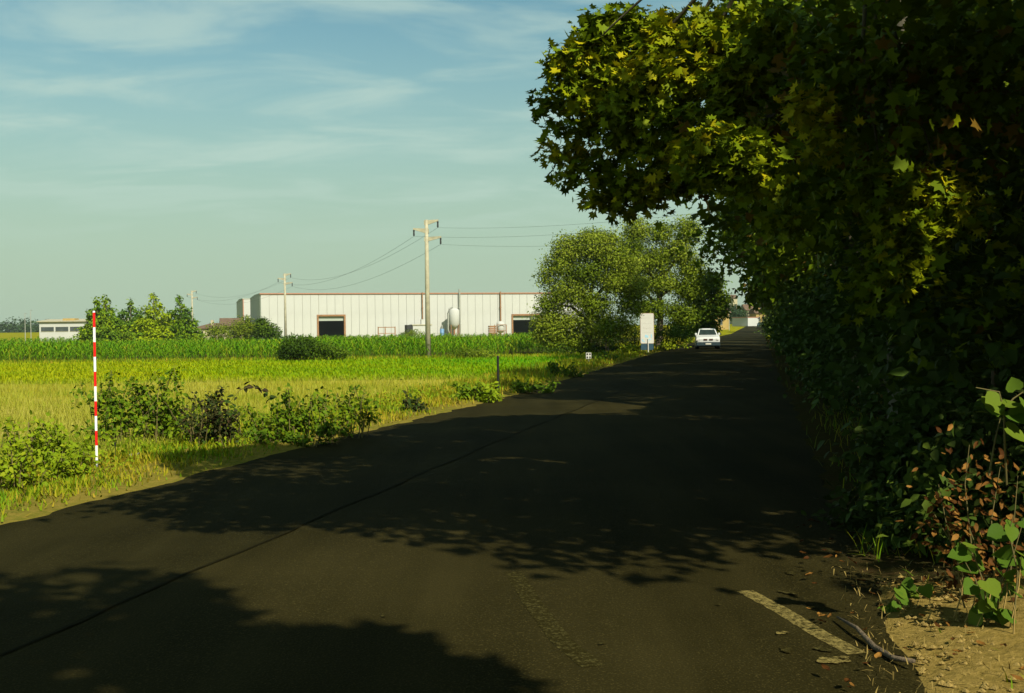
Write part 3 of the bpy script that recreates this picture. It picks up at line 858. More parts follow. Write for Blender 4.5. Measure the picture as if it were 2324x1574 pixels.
# two thin masts at far left and one by the yellow house
for u, top, D, l in ((57, 712, 205, 'left one of two thin pale masts at far left'), (70, 705, 205, 'right one of two thin pale masts at far left'), (1655, 690, 250, 'thin pale mast beside the yellow house at the road end')):
    b = base_at(u, D); h = P(u, top, D).z
    t = empty('mast', b, l, 'mast')
    MB().tube([(0, 0, 0), (0, 0, h - b.z)], [.09, .05], 6).build('shaft', M_steel, t, local=True)
    MB().tube([(0, 0, h - b.z), (.35, 0, h - b.z + .05)], [.04, .06], 6).build('lamp_arm', M_steel, t, local=True)

# ================================================================== things along the road
# ---- ranging pole stuck in the left verge
M_pw = plain('pole_white', (.86, .86, .84), .4, var=.02)
M_pr = plain('pole_red', (.78, .012, .012), .4, var=.03)
M_tip = plain('steel_tip', (.30, .30, .31), .35, .7, var=.4, scale=8)
b = G(220, 1075)
PT = P(220, 706, b.y).z
t = empty('ranging_pole', (b.x, b.y, 0), 'red and white banded ranging pole with steel tip stuck in the left verge', 'pole')
seg = (PT - .165 - .02) / 10
z = .165
MB().tube([(0, 0, -.06), (0, 0, .07), (0, 0, .165)], [.005, .0145, .0145], 12).build('tip', M_tip, t, local=True, smooth=True)
for k in range(10):
    MB().tube([(0, 0, z), (0, 0, z + seg)], .0155, 14).build('band', M_pw if k % 2 == 0 else M_pr, t, local=True, smooth=False)
    z += seg
MB().tube([(0, 0, z), (0, 0, z + .02)], [.0155, .013], 14).build('cap', M_pw, t, local=True)

# ---- black post
b = G(1131, 903)
h = P(1131, 808, b.y).z
t = empty('marker_post', (b.x, b.y, 0), 'thin black post standing at the left road edge by green shrub', 'post')
MB().tube([(0, 0, -.05), (0, 0, h - .03)], [.032, .030], 10).build('shaft', M_black, t, local=True)
MB().tube([(0, 0, h - .03), (0, 0, h)], [.034, .028], 10).build('cap', M_black, t, local=True)
# ---- little stake in the verge
b = G(262, 1057)
t = empty('stake', (b.x, b.y, .03), 'short thin dark stake in dry grass right of the banded pole', 'stake')
MB().tube([(0, 0, -.04), (0, 0, .26)], .004, 6).build('rod', M_black, t, local=True)
MB().box(-.011, .011, -.006, .006, .23, .275).build('head', M_black, t, local=True)
# ---- scraps of paper
M_paper = plain('paper', (.62, .60, .50), .8, var=.1)
mb = MB()
b = G(265, 1047)
t = empty('litter', (b.x + .25, b.y, .03), 'crumpled whitish paper scrap lying in the verge grass', 'litter')
pts = [(-.10, -.02, .05), (-.05, .03, .075), (.0, -.03, .06), (.05, .02, .085), (.10, -.01, .06)]
mb.v = [tuple(p) for p in pts] + [(p[0] + .01, p[1] + .05, p[2] - .03) for p in pts]
mb.f = [(i, i + 1, i + 6, i + 5) for i in range(4)]
mb.build('paper_sheet', M_paper, t, local=True)

# ---- big white sign
M_sign = plain('sign_face', (.50, .50, .44), .45, var=.02)
M_signblue = plain('sign_blue', (.30, .52, .62), .5, var=.1)
M_navy = plain('sign_navy', (.02, .055, .075), .5, var=.1)
M_signgrey = plain('sign_print', (.45, .44, .38), .6, var=.05)
D = 70.0
b = P(1469, 800, D)
t = empty('road_sign', (b.x, b.y, 0), 'tall white rectangular board with pale blue print on a post beside the road', 'sign', rz=R(3))
zt, zb = P(1469, 712, D).z, P(1469, 780, D).z
W = 30 / F * D / 2
def rr(w, z0, z1, r):
    pts = []
    for cx, cz, a0 in ((w - r, z1 - r, 0), (-w + r, z1 - r, 90), (-w + r, z0 + r, 180), (w - r, z0 + r, 270)):
        for k in range(5): pts.append((cx + r * math.cos(R(a0 + k * 22.5)), cz + r * math.sin(R(a0 + k * 22.5))))
    return pts
pl = MB().prism(rr(W, zb, zt, .07), 'y', -.03, .03).build('board', M_sign, t, local=True)
MB().prism(rr(W + .025, zb - .025, zt + .025, .08), 'y', -.012, .025).build('rim', M_rust, t, local=True)
MB().box(-W * .95, W * .95, -.015, .02, zb - .42, zb - .03).build('lower_board', M_navy, t, local=True)
MB().tube([(.05, -.07, -.05), (.05, -.07, zb + .30)], .035, 10).build('post', M_sign, t, local=True)
MB().box(.0, .1, .032, .1, zb, zt - .2).build('rear_brace', M_steel, t, local=True)
hh = zt - zb
def pr(x0, x1, f0, f1, m):
    MB().box(x0 * W, x1 * W, -.036, -.033, zb + f0 * hh, zb + f1 * hh).build('print', m, pl, local=True)
pr(-.35, -.05, .20, .29, M_signblue); pr(-.02, .18, .19, .27, M_signblue); pr(.55, .72, .19, .30, M_signblue)
pr(.12, .60, .115, .155, M_signblue); pr(.12, .30, .06, .11, M_signblue); pr(-.80, -.62, .07, .15, M_signblue); pr(-.55, -.40, .05, .09, M_signblue)
pr(-.58, -.40, .50, .545, M_signgrey); pr(-.30, .65, .508, .518, M_signgrey); pr(-.7, .5, .85, .856, M_signgrey); pr(-.7, .6, .36, .366, M_signgrey); pr(-.7, .7, .66, .665, M_signgrey)

# ---- small plate by the road
D = 52.0
b = P(1336, 818, D)
t = empty('marker_plate', (b.x, b.y, 0), 'small pale plate with four dark squares on a low post by the verge', 'sign')
zt, zb = P(1336, 801, D).z, P(1336, 815, D).z
w = 6 / F * D
MB().box(-w, w, -.02, .02, zb, zt).build('plate', M_sign, t, local=True)
for sx in (-1, 1):
    for sz in (0, 1):
        z0 = zb + .03 + sz * (zt - zb) * .5
        MB().box(sx * w * .5 - w * .3, sx * w * .5 + w * .3, -.026, -.022, z0, z0 + (zt - zb) * .30).build('dark_square', M_dark, t, local=True)
MB().tube([(0, .05, -.05), (0, .05, zb + .1)], .025, 8).build('post', M_steel, t, local=True)

# ---- cars
M_carw = plain('car_white', (.52, .53, .49), .25, var=.02, spec=.5)
M_card = plain('car_dark', (.03, .05, .045), .3, var=.05, spec=.5)
M_tyre = plain('tyre', (.012, .012, .012), .9)
M_carglass = plain('car_glass', (.02, .03, .025), .25, var=.3, scale=3, spec=.15)
M_lens = plain('lamp_glass', (.55, .55, .50), .1, var=.02, spec=.8)
M_grille = plain('grille', (.07, .03, .02), .5)
M_bump = plain('bumper_grey', (.018, .035, .04), .6)
M_numb = plain('number_plate', (.55, .53, .42), .5)
def make_car(loc, rz, label, paint, group=None):
    """local y: rear is +, front is -; length 4.0, width 1.66, height 1.42"""
    t = empty('car', loc, label, 'car', group, rz=rz)
    t.scale = (1, 1, 1.06)
    prof = [(-2.0, .42), (-2.02, .66), (-1.92, .78), (-.95, .93), (-.90, .93), (1.7, .98), (1.95, .93), (2.0, .45), (1.9, .24), (-1.9, .24)]
    mb = MB(); secs = [(-.83, .0), (-.80, .02), (-.6, .05), (.6, .05), (.80, .02), (.83, .0)]
    n = len(prof)
    for x, dz in secs:
        k = 0.97 if abs(x) > .82 else 1
        for (yy_, zz_) in prof:
            mb.v.append((x, yy_ * (k if abs(yy_) > 1.8 else 1) - (0.06 if abs(x) > .7 and yy_ < -1.8 else 0) * -1, zz_ + (dz if zz_ > .6 else 0)))
    for s in range(len(secs) - 1):
        for k in range(n):
            k2 = (k + 1) % n
            mb.f.append((s * n + k, s * n + k2, (s + 1) * n + k2, (s + 1) * n + k))
    mb.f.append(tuple(range(n))); mb.f.append(tuple(range((len(secs) - 1) * n, len(secs) * n))[::-1])
    mb.build('body', paint, t, local=True, bevel=.03)
    # greenhouse: pillars and roof as a tapered shell, glass set into it
    def ring(y0, y1, w, z): return [(-w, y0, z), (w, y0, z), (w, y1, z), (-w, y1, z)]
    lo, hi, rt = ring(-.95, 1.7, .74, .95), ring(-.28, 1.15, .58, 1.36), ring(-.15, 1.02, .50, 1.42)
    g = MB(); g.v = lo + hi + rt
    g.f = [(a, (a + 1) % 4, 4 + (a + 1) % 4, 4 + a) for a in range(4)] + [(4 + a, 4 + (a + 1) % 4, 8 + (a + 1) % 4, 8 + a) for a in range(4)] + [(8, 9, 10, 11)]
    g.build('cabin', paint, t, local=True)
    def pane(i, j, name, s0=.10, s1=.90, t0=.10, t1=.90, off=.012):
        a, b2, c, d = Vector(lo[i]), Vector(lo[j]), Vector(hi[j]), Vector(hi[i])
        nrm = (b2 - a).cross(d - a).normalized()
        def q(s_, t_): return a.lerp(b2, s_).lerp(d.lerp(c, s_), t_) + nrm * off
        p = [q(s0, t0), q(s1, t0), q(s1, t1), q(s0, t1)]
        m_ = MB(); m_.v = [tuple(x_) for x_ in p] + [tuple(x_ - nrm * .02) for x_ in p]
        m_.f = [(0, 1, 2, 3), (7, 6, 5, 4)] + [(k, (k + 4) % 8 if k + 4 < 8 else 0, 4 + (k + 1) % 4, (k + 1) % 4) for k in range(4)]
        m_.build(name, M_carglass, t, local=True)
    pane(0, 1, 'windscreen', .06, .94, .06, .92); pane(2, 3, 'rear_window'); pane(1, 2, 'side_window', .16, .84, .08, .9); pane(3, 0, 'side_window', .16, .84, .08, .9)
    for sx in (-1, 1):
        MB().box(sx * .72 - .15, sx * .72 + .02, -2.045, -1.95, .60, .74).build('headlight', M_lens, t, local=True, bevel=.02)
        MB().box(min(sx * .76, sx * .91), max(sx * .76, sx * .91), -.78, -.66, .96, 1.11).build('mirror', paint, t, local=True, bevel=.02)
        for y_ in (-1.28, 1.25):
            wh_ = MB().tube([(sx * .62, y_, .29), (sx * .84, y_, .29)], .29, 18).build('wheel', M_tyre, t, local=True)
            MB().tube([(sx * .845, y_, .29), (sx * .855, y_, .29)], .18, 12).build('rim', M_steel, wh_, local=True)
    MB().box(-.84, .84, -2.09, -1.90, .25, .50).build('bumper', M_bump, t, local=True, bevel=.03)
    MB().box(-.84, .84, 1.93, 2.08, .25, .50).build('bumper', M_bump, t, local=True, bevel=.03)
    for sx in (-1, 1):
        MB().box(sx * .20 - .13, sx * .20 + .13, -2.05, -1.97, .62, .72).build('grille', M_grille, t, local=True)
    MB().box(-.20, .20, -2.10, -2.093, .33, .42).build('number_plate', M_numb, t, local=True)
    return t
HEAD = -math.atan(.2275)
c = P(1605, 793, 80); 
make_car((c.x, 80.0, .03), HEAD + R(5), 'white hatchback driving towards the viewer on the shaded road', M_carw)
c = P(1726, 738, 270)
make_car((c.x, 270.0, gz(270) + .02), HEAD, 'tiny dark car far away at the end of the road', M_card)

# ================================================================== trees and shrubs over the field
M_bark = plain('bark', (.10, .075, .045), .95, var=.35, scale=5, bump=.8)
M_plane_bark = plain('plane_bark', (.075, .065, .04), .9, var=.5, scale=2.2, bump=.4)
M_conif = leafmat('conifer_needles', [(0, (.05, .10, .012)), (.5, (.10, .18, .006)), (1, (.22, .28, .004))], .15)
M_willow = leafmat('willow_leaves', [(0, (.08, .125, .006)), (.5, (.16, .215, .010)), (1, (.27, .31, .035))], .3)
M_bush = leafmat('bush_leaves', [(0, (.03, .06, .005)), (.5, (.06, .115, .006)), (1, (.12, .17, .008))], .2)
M_far = leafmat('far_tree_leaves', [(0, (.02, .05, .018)), (1, (.05, .085, .022))], .1)

def conifer(u, vtop, D, rad, label, n, mu, bottom=0.3, fat=1.0):
    b = base_at(u, D); h = P(u, vtop, D).z - b.z
    t = empty('conifer_tree', b, label, 'tree', 'trees in a row left of the warehouse')
    MB().tube([(0, 0, 0), (0, 0, h * .97)], [.16, .02], 7).build('trunk', M_bark, t, local=True)
    cl = []
    lv = 9
    for k in range(lv):
        f = k / (lv - 1)
        r = rad * (1 - f) ** .75 * fat + .12
        z = b.z + bottom + (h - bottom - .2) * f
        m = max(1, int(5 * (1 - f) + 1))
        for j in range(m):
            a = j * 6.283 / m + k * 1.1 + random.random() * .5
            cl.append(((b.x + r * .55 * math.cos(a), b.y + r * .55 * math.sin(a), z), (r * .55 + .1, r * .55 + .1, (h / lv) * .75)))
    o, _ = foliage('crown', cl, n, .30, M_conif, t, SMALL, twig=.14, per_twig=9, up_bias=.4, tint_mu=mu)
    return t
conifer(222, 680, 112, 2.1, 'leftmost conifer of the row, right behind the banded pole', 10500, .55, .2, 1.1)
conifer(241, 676, 113, 2.3, 'second conifer of the row, leafy and rounded', 10500, .60, .2, 1.15)
conifer(297, 684, 118, 2.9, 'dark blue green conifer, third in the row', 11000, .3, .2, 1.1)
conifer(349, 670, 113, 2.7, 'bright yellow green pointed conifer, fourth in the row', 11000, .9, .2, 1.1)
conifer(409, 677, 114, 2.4, 'dark narrow spruce at the right end of the row', 10500, .35, .2, 1.1)

def bush(name, label, cl, n, size, mat, mu=.5, group=None, tmpl=SMALL, twig=.15, per=9, stem=True, cat='bush', shell=.45, sd=.2):
    c0 = cl[0][0]
    b = Vector((c0[0], c0[1], gz(c0[1])))
    t = empty(name, b, label, cat, group)
    if stem:
        for k in range(3):
            c = cl[min(k, len(cl) - 1)][0]
            MB().tube([(b.x + .1 * k, b.y, b.z), ((b.x + c[0]) / 2, c[1], (b.z + c[2]) / 2), (c[0], c[1], c[2])], [.05, .035, .015], 6).build('stem', M_bark, t)
    foliage('leaves', cl, n, size, mat, t, tmpl, twig=twig, per_twig=per, tint_mu=mu, tint_sd=sd, shell=shell)
    return t
def PC(u, v, D, ru, rv=None, rd=None):
    p = P(u, v, D); s = D / F
    rv = ru if rv is None else rv
    return ((p.x, p.y, p.z), (ru * s, (rd if rd is not None else ru) * s, rv * s))
bush('shrub', 'pale loose shrub left of the warehouse corner', [PC(558, 742, 118, 30, 28), PC(535, 752, 118, 30, 22), PC(490, 752, 118, 30, 20), PC(575, 755, 118, 26, 22)], 5600, .19, M_willow, .45, 'shrubs before the warehouse')
bush('shrub', 'darker shrub before the shaded end wall of the warehouse', [PC(602, 746, 116, 24, 22), PC(616, 756, 116, 24, 18), PC(592, 735, 116, 14, 16)], 5000, .19, M_bush, .45, 'shrubs before the warehouse')
bush('shrub', 'tiny green bush before the white shed on the yard', [PC(936, 756, 150, 30, 9)], 900, .16, M_willow, .4, 'shrubs before the warehouse')
bush('shrub', 'dark rounded bush at the meadow edge before the corn', [PC(675, 786, 62, 40, 26), PC(652, 800, 62, 26, 18), PC(704, 790, 62, 30, 24)], 6500, .12, M_bush, .15, 'bushes at the edge of the corn')
bush('shrub', 'lower lighter bush right beside the dark rounded bush', [PC(742, 796, 62, 26, 16), PC(770, 803, 62, 22, 11)], 2600, .12, M_bush, .6, 'bushes at the edge of the corn')
bush('shrub', 'low leafy bush right of the nearest utility pole at the corn edge', [PC(1060, 800, 63.5, 45, 9), PC(1095, 803, 63.0, 28, 8)], 1500, .11, M_willow, .35, 'bushes at the edge of the corn')

# ---- distant woods on the left horizon
for (u, v, D, ru, rv, l) in ((20, 745, 480, 44, 24, 'bluish wood on the horizon at the left border'), (75, 748, 520, 30, 22, 'bluish tree group behind the two thin masts'), (170, 748, 600, 90, 22, 'low bluish tree line behind the long low building')):
    cl = [PC(u + (k - 3) * ru / 3.2, v + random.uniform(-3, 4), D, ru * .32, rv * random.uniform(.75, 1.1)) for k in range(7)]
    b = Vector((cl[0][0][0], D, gz(D)))
    t = empty('distant_wood', b, l, 'trees')
    MB().tube([(b.x, b.y, b.z), (b.x, b.y, b.z + 4)], [.3, .1], 6).build('trunk', M_bark, t)
    foliage('crown', cl, 3000, .9, M_far, t, SMALL, twig=.5, per_twig=6)
t = bush('tree', 'dark green round tree over the white garage at the road end', [PC(1670, 706, 320, 18, 16), PC(1684, 714, 320, 14, 13), PC(1660, 716, 320, 10, 14)], 3600, .42, M_far, .6, cat='tree', twig=.2)

# ---- willows between field and road
def broad_tree(name, label, base, limbs, cl, n, size, mat, mu, group, tmpl=SMALL, twig=.28, per=12, bark=M_bark, r0=.3, shell=.45, sd=.2, up=.7):
    t = empty(name, base, label, 'tree', group)
    top = Vector(limbs[0])
    base = Vector(base)
    mid = base.lerp(top, .5) + Vector((.15, .1, 0))
    MB().tube([base - Vector((0, 0, .1)), base + Vector((0, 0, .3)), mid, top], [r0 * 1.25, r0, r0 * .8, r0 * .6], 10).build('trunk', bark, t, smooth=True)
    for e in limbs[1:]:
        e = Vector(e)
        st = base.lerp(top, random.uniform(.55, .95))
        m = st.lerp(e, .5) + Vector((random.uniform(-.3, .3), random.uniform(-.3, .3), random.uniform(.1, .5)))
        MB().tube([st, st.lerp(m, .5) + Vector((0, 0, .1)), m, e], [r0 * .5, r0 * .4, r0 * .28, r0 * .08], 7).build('limb', bark, t, smooth=True)
    o, dat = foliage('crown', cl, n, size, mat, t, tmpl, twig=twig, per_twig=per, tint_mu=mu, tint_sd=sd, shell=shell, up_bias=up)
    return t, dat
DA, DB, DC = 69.0, 84.0, 92.0
clA = [PC(q[0], q[1], q[2], q[3] * .95, q[4] * .95) for q in [(1345, 560, DA, 52, 34), (1290, 565, DA, 38, 34), (1270, 600, DA, 36, 26), (1240, 630, DA, 20, 18), (1385, 585, DA, 40, 38), (1330, 620, DA, 50, 34), (1400, 640, DA, 44, 30), (1290, 660, DA, 48, 34), (1350, 690, DA, 44, 30), (1250, 690, DA, 30, 26), (1240, 730, DA, 32, 26), (1290, 735, DA, 40, 32), (1225, 760, DA, 16, 18), (1310, 780, DA, 44, 22), (1265, 780, DA, 34, 22), (1345, 540, DA, 28, 18), (1385, 545, DA, 24, 20), (1430, 690, DA, 34, 26), (1400, 740, DA, 40, 30), (1350, 740, DA, 40, 34), (1255, 750, DA, 36, 30), (1440, 650, DA, 30, 24), (1415, 605, DA, 28, 26)]]
broad_tree('willow_tree', 'broad pale green willow at the field corner left of the white board', (G(1335, 808).x, DA + .5, 0), [P(1335, 690, DA + .5), P(1280, 600, DA), P(1350, 570, DA), P(1400, 620, DA), P(1250, 690, DA), P(1300, 680, DA)], clA, 68000, .145, M_willow, .5, 'willows beside the road', twig=.27, per=9, shell=.33, sd=.25)
clB = [PC(q[0], q[1], q[2], q[3] * .95, q[4] * 1.0) for q in [(1445, 520, DB, 30, 26), (1435, 555, DB, 34, 28), (1500, 530, DB, 30, 26), (1560, 525, DB, 32, 32), (1540, 570, DB, 38, 30), (1490, 590, DB, 40, 30), (1440, 600, DB, 40, 30), (1570, 610, DB, 34, 30), (1500, 640, DB, 40, 26), (1440, 650, DB, 38, 28), (1560, 655, DB, 36, 26), (1480, 700, DB, 40, 26), (1545, 710, DB, 36, 28)]]
broad_tree('willow_tree', 'taller willow with feathery tops behind the white board', (P(1495, 760, DB).x, DB, 0), [P(1495, 640, DB), P(1450, 560, DB), P(1500, 560, DB), P(1560, 560, DB), P(1440, 640, DB), P(1550, 660, DB)], clB, 46000, .165, M_willow, .5, 'willows beside the road', twig=.32, per=9, shell=.36, sd=.25)
clC = [PC(*q) for q in [(1610, 640, DC, 32, 24), (1585, 670, DC, 30, 26), (1630, 680, DC, 22, 24), (1600, 710, DC, 34, 26), (1560, 740, DC, 34, 26), (1610, 745, DC, 20, 22), (1640, 700, DC, 12, 22)]]
broad_tree('roadside_tree', 'dark green tree leaning over the verge just left of the white car', (P(1592, 780, DC).x, DC, 0), [P(1592, 720, DC), P(1610, 660, DC), P(1630, 690, DC), P(1575, 700, DC)], clC, 14000, .25, M_bush, .75, None, twig=.25)
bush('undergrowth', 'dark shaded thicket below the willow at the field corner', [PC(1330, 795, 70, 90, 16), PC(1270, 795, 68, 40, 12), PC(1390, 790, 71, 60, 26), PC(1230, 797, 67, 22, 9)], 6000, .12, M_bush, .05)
bush('undergrowth', 'dark thicket behind the white board', [PC(1440, 760, 74, 45, 34), PC(1500, 755, 76, 40, 34), PC(1540, 760, 80, 40, 28), PC(1420, 790, 73, 30, 14)], 6500, .12, M_bush, .15)
bush('shrub', 'bright green young shrub left of the white board', [PC(1375, 745, 67.5, 22, 20), PC(1385, 770, 67.5, 20, 18)], 1300, .12, M_bush, .95)

# ================================================================== plane trees on the right
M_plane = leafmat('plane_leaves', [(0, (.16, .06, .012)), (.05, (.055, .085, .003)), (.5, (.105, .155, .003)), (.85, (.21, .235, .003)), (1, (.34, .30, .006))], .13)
def five_leaf():
    v = [(0, 0, 0), (-.42, .18, .04), (-.22, .40, 0), (-.46, .72, .05), (-.14, .68, 0), (0, 1.05, -.06), (.14, .68, 0), (.46, .72, .05), (.22, .40, 0), (.42, .18, .04)]
    return np.array(v), [(0, 2, 1), (0, 4, 2), (2, 4, 3), (0, 6, 4), (4, 6, 5), (0, 8, 6), (6, 8, 7), (0, 9, 8)]
SMALL5 = five_leaf()
SMALL4 = (np.array([(0, 0, 0), (-.5, .45, .05), (-.2, .55, 0), (0, 1.0, -.05), (.2, .55, 0), (.5, .45, .05)]), [(0, 2, 1), (0, 3, 2), (0, 4, 3), (0, 5, 4)])
TB = 7.6
tx = XR(TB) + 1.9
def nearest_picks(dat, most, cell=7):
    """the leaves that show largest from the road: front-most per small patch of view"""
    p, Rm, sc, ti = dat
    rel = p - np.array([0, 0, CAM_H])
    d = rel @ np.array(fwd); u = rel @ np.array(right) / d * F + 1162; v = 787 - rel @ np.array(up) / d * F
    ok = (d > .5) & (u > 0) & (u < 2324) & (v > 0) & (v < 1574)
    idx = np.nonzero(ok)[0]
    idx = idx[np.argsort(d[idx])]
    seen, out = set(), []
    for i in idx:
        c = (int(u[i] // 18), int(v[i] // 18))
        if c in seen: continue
        seen.add(c); out.append(i)
    out.sort(key=lambda i: -sc[i] / d[i])
    return out[:most]
def split_leaves(tree, crown_name, cl, n, size, mat, tmpl, most, **k):
    """crown mesh plus the largest leaves as parts of their own"""
    o, dat = foliage(crown_name, cl, n, size, mat, tree, tmpl, **k)
    p, Rm, sc, ti = dat
    pick = nearest_picks(dat, most)
    keep = np.ones(len(p), bool); keep[pick] = False
    V, T, tt = place(tmpl, p[keep], Rm[keep], sc[keep], ti[keep])
    old = o.data
    o.data = tri_mesh(crown_name, V, T, tt); o.data.materials.append(mat)
    bpy.data.meshes.remove(old)
    lm = []
    for q in range(6):
        me = tri_mesh('leaf', tmpl[0], np.array(tmpl[1]), np.full(len(tmpl[0]), .12 + .16 * q)); me.materials.append(mat); lm.append(me)
    inv = wm(tree).inverted()
    for i in pick:
        q = int(np.clip((ti[i] - .12) / .16, 0, 5))
        l = bpy.data.objects.new('leaf', lm[q]); col.objects.link(l); l.parent = tree
        l.matrix_parent_inverse = inv
        m4 = Matrix([list(Rm[i][r] * sc[i]) + [p[i][r]] for r in range(3)] + [[0, 0, 0, 1]])
        l.matrix_basis = m4
    return o
GP = 'plane trees in a row along the right side of the road'
# ---- the nearest plane tree, its lower boughs reaching over the road
base = Vector((tx, TB, .05))
A = empty('plane_tree', base, 'nearest plane tree, its big leafy boughs hanging over the road at upper right', 'tree', GP)
MB().tube([base - Vector((0, 0, .15)), base + Vector((0, 0, .25)), base + Vector((-.1, .1, 2.2)), base + Vector((.05, .2, 4.6)), base + Vector((.1, .3, 8.5))], [.48, .36, .31, .27, .12], 14).build('trunk', M_plane_bark, A, smooth=True)
def limb(t, pts, r, bark=M_plane_bark):
    MB().tube(pts, [r * (1 - .85 * i / (len(pts) - 1)) for i in range(len(pts))], 8).build('limb', bark, t, smooth=True)
spray = [(1340, 60, 13.5, 55, 42), (1420, 70, 13.5, 60, 45), (1520, 70, 13, 70, 50), (1620, 80, 12.5, 70, 55), (1710, 70, 12, 60, 50),
         (1262, 128, 13.5, 26, 30), (1305, 135, 13.5, 34, 38), (1380, 150, 13.5, 55, 45), (1470, 170, 13, 60, 50), (1570, 170, 12.5, 65, 52), (1680, 180, 12, 65, 55),
         (1300, 200, 13.5, 34, 30), (1258, 240, 13.8, 20, 12), (1345, 235, 13.5, 48, 34), (1430, 250, 13, 60, 42), (1530, 270, 12.5, 60, 45), (1640, 270, 12, 60, 45),
         (1270, 284, 13.8, 18, 13), (1340, 285, 13.8, 34, 20), (1425, 320, 13.4, 45, 34), (1500, 345, 13, 50, 38), (1570, 350, 12.5, 46, 36),
         (1278, 350, 14, 28, 16), (1320, 345, 14, 22, 20), (1285, 400, 14, 14, 22), (1360, 385, 13.8, 30, 26), (1385, 445, 13.8, 36, 26), (1420, 470, 13.8, 26, 14), (1440, 415, 13.5, 40, 32), (1470, 455, 13.5, 24, 18), (1510, 420, 13.2, 44, 24), (1560, 410, 13, 34, 22), (1355, 445, 13.8, 18, 12)]
lit = [(1620, 330, 10.5, 55, 42), (1690, 350, 10.3, 55, 48), (1650, 390, 10.4, 48, 30), (1720, 410, 10.2, 34, 30), (1600, 380, 10.6, 34, 26)]
deep = [(1800, 120, 12, 110, 100), (1950, 120, 11, 130, 110), (2120, 120, 10.5, 130, 120), (2260, 140, 10, 110, 120), (1760, 280, 12, 100, 90), (1880, 300, 11.5, 110, 100), (2030, 290, 11, 120, 100), (2180, 280, 10.5, 120, 100), (1680, 470, 13.5, 70, 60), (1780, 450, 12.5, 90, 80), (1900, 470, 12, 100, 90),
        (2000, 80, 10.6, 110, 70), (2150, 90, 10.2, 110, 90), (2290, 110, 10, 90, 110), (2100, 230, 10.4, 110, 80), (2250, 260, 10, 90, 110), (1900, 180, 11.2, 90, 70), (2300, 420, 9.8, 70, 110), (2230, 620, 10.2, 80, 110), (2310, 640, 9.8, 60, 120), (2160, 760, 10.6, 90, 90), (2280, 820, 10, 80, 90)]
hang = [(2000, 420, 10.4, 60, 34), (2080, 440, 10.4, 60, 36), (2150, 440, 10.3, 50, 34), (2030, 520, 10.5, 50, 36), (2110, 520, 10.3, 60, 40), (1990, 610, 10.6, 50, 32), (2060, 620, 10.4, 60, 36), (2000, 680, 10.6, 40, 20), (2200, 480, 10.2, 34, 44), (1840, 250, 10.8, 26, 30), (1860, 330, 10.6, 26, 26), (1780, 500, 10.8, 40, 24)]
clN = [PC(q[0], q[1], q[2], q[3] * (.86 if q[1] < 270 else .72), q[4] * (.86 if q[1] < 270 else .74)) for q in spray + lit + hang]
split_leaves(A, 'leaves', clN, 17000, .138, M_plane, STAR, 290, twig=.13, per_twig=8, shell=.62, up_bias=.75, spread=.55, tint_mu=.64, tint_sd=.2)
clD = [PC(*q) for q in deep]
# the upper crown, above the picture
for k in range(95):
    a = k * 2.4; r = 4.9 * math.sqrt((k + .5) / 95)
    z = 4.6 + 8.4 * (1 - (r / 5.4) ** 2) * random.uniform(.1, 1)
    y_ = TB + .6 + r * math.sin(a)
    if z < 3.2 + .34 * y_ and y_ > 2 and abs(tx - .6 + r * math.cos(a)) < .48 * y_ + 1.4: z += 2.0
    clD.append(((tx - .8 + r * math.cos(a), y_, z), (1.1, 1.1, .9)))
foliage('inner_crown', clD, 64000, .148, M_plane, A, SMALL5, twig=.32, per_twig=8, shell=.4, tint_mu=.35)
b0 = Vector((tx - .9, TB + 3.6, 6.6))
limb(A, [base + Vector((0, .1, 4.4)), base.lerp(b0, .5) + Vector((0, .3, 2.6)), b0 + Vector((-.3, .6, .3))], .20)
for q in ((1300, 150, 13.5), (1400, 300, 13.5), (1420, 430, 13.6), (1330, 350, 14)):
    e = P(*q); m1 = b0.lerp(e, .45) + Vector((0, 0, .3)); limb(A, [b0 + Vector((0, 0, random.uniform(-.3, .3))), m1, b0.lerp(e, .6) + Vector((random.uniform(-.15, .15), random.uniform(-.1, .2), .22)), b0.lerp(e, .8) + Vector((random.uniform(-.1, .1), 0, .05)), e], .034)
for q in ((2080, 460, 9.4), (2030, 620, 9.6), (2150, 470, 9.3)):
    e = P(q[0], q[1], q[2] + 1); limb(A, [b0 + Vector((.3, 0, 0)), b0.lerp(e, .5) + Vector((0, .2, .2)), e], .035)

# ---- the row going away down the road
def row_tree(y, label, off=2.0, rad=4.0, h=12.5, n=5200, size=.30, low=3.2, lean=0.0, group=GP):
    x = XR(y) + off
    base = Vector((x, y, gz(y)))
    t = empty('plane_tree', base, label, 'tree', group)
    MB().tube([base - Vector((0, 0, .1)), base + Vector((0, 0, .3)), base + Vector((-.1, 0, 2.5)), base + Vector((.0, .1, h * .6))], [.45, .34, .28, .12], 10).build('trunk', M_plane_bark, t, smooth=True)
    cl = []
    m = 28
    for k in range(m):
        a = k * 2.4 + y; r = rad * math.sqrt((k + .5) / m)
        zz = low + (h - low) * random.random() * (1 - .40 * (r / rad) ** 2) + (.8 if r > rad * .7 else 0)
        cl.append(((x + lean + r * math.cos(a), y + r * math.sin(a) * (1.45 if y > 10 and off < 4 else 1.05), gz(y) + zz), (1.35, 1.35, 1.0)))
    for k in range(5):
        c = cl[m - 1 - 2 * k][0]
        st = base + Vector((0, 0, random.uniform(2.4, 4.5)))
        limb(t, [st, st.lerp(Vector(c), .5) + Vector((0, 0, .3)), Vector(c)], .12)
    foliage('crown', cl, n, size, M_plane, t, SMALL5 if 10 < y < 20 and off < 4 else SMALL4, twig=.42, per_twig=8, tint_mu=.38)
    return t
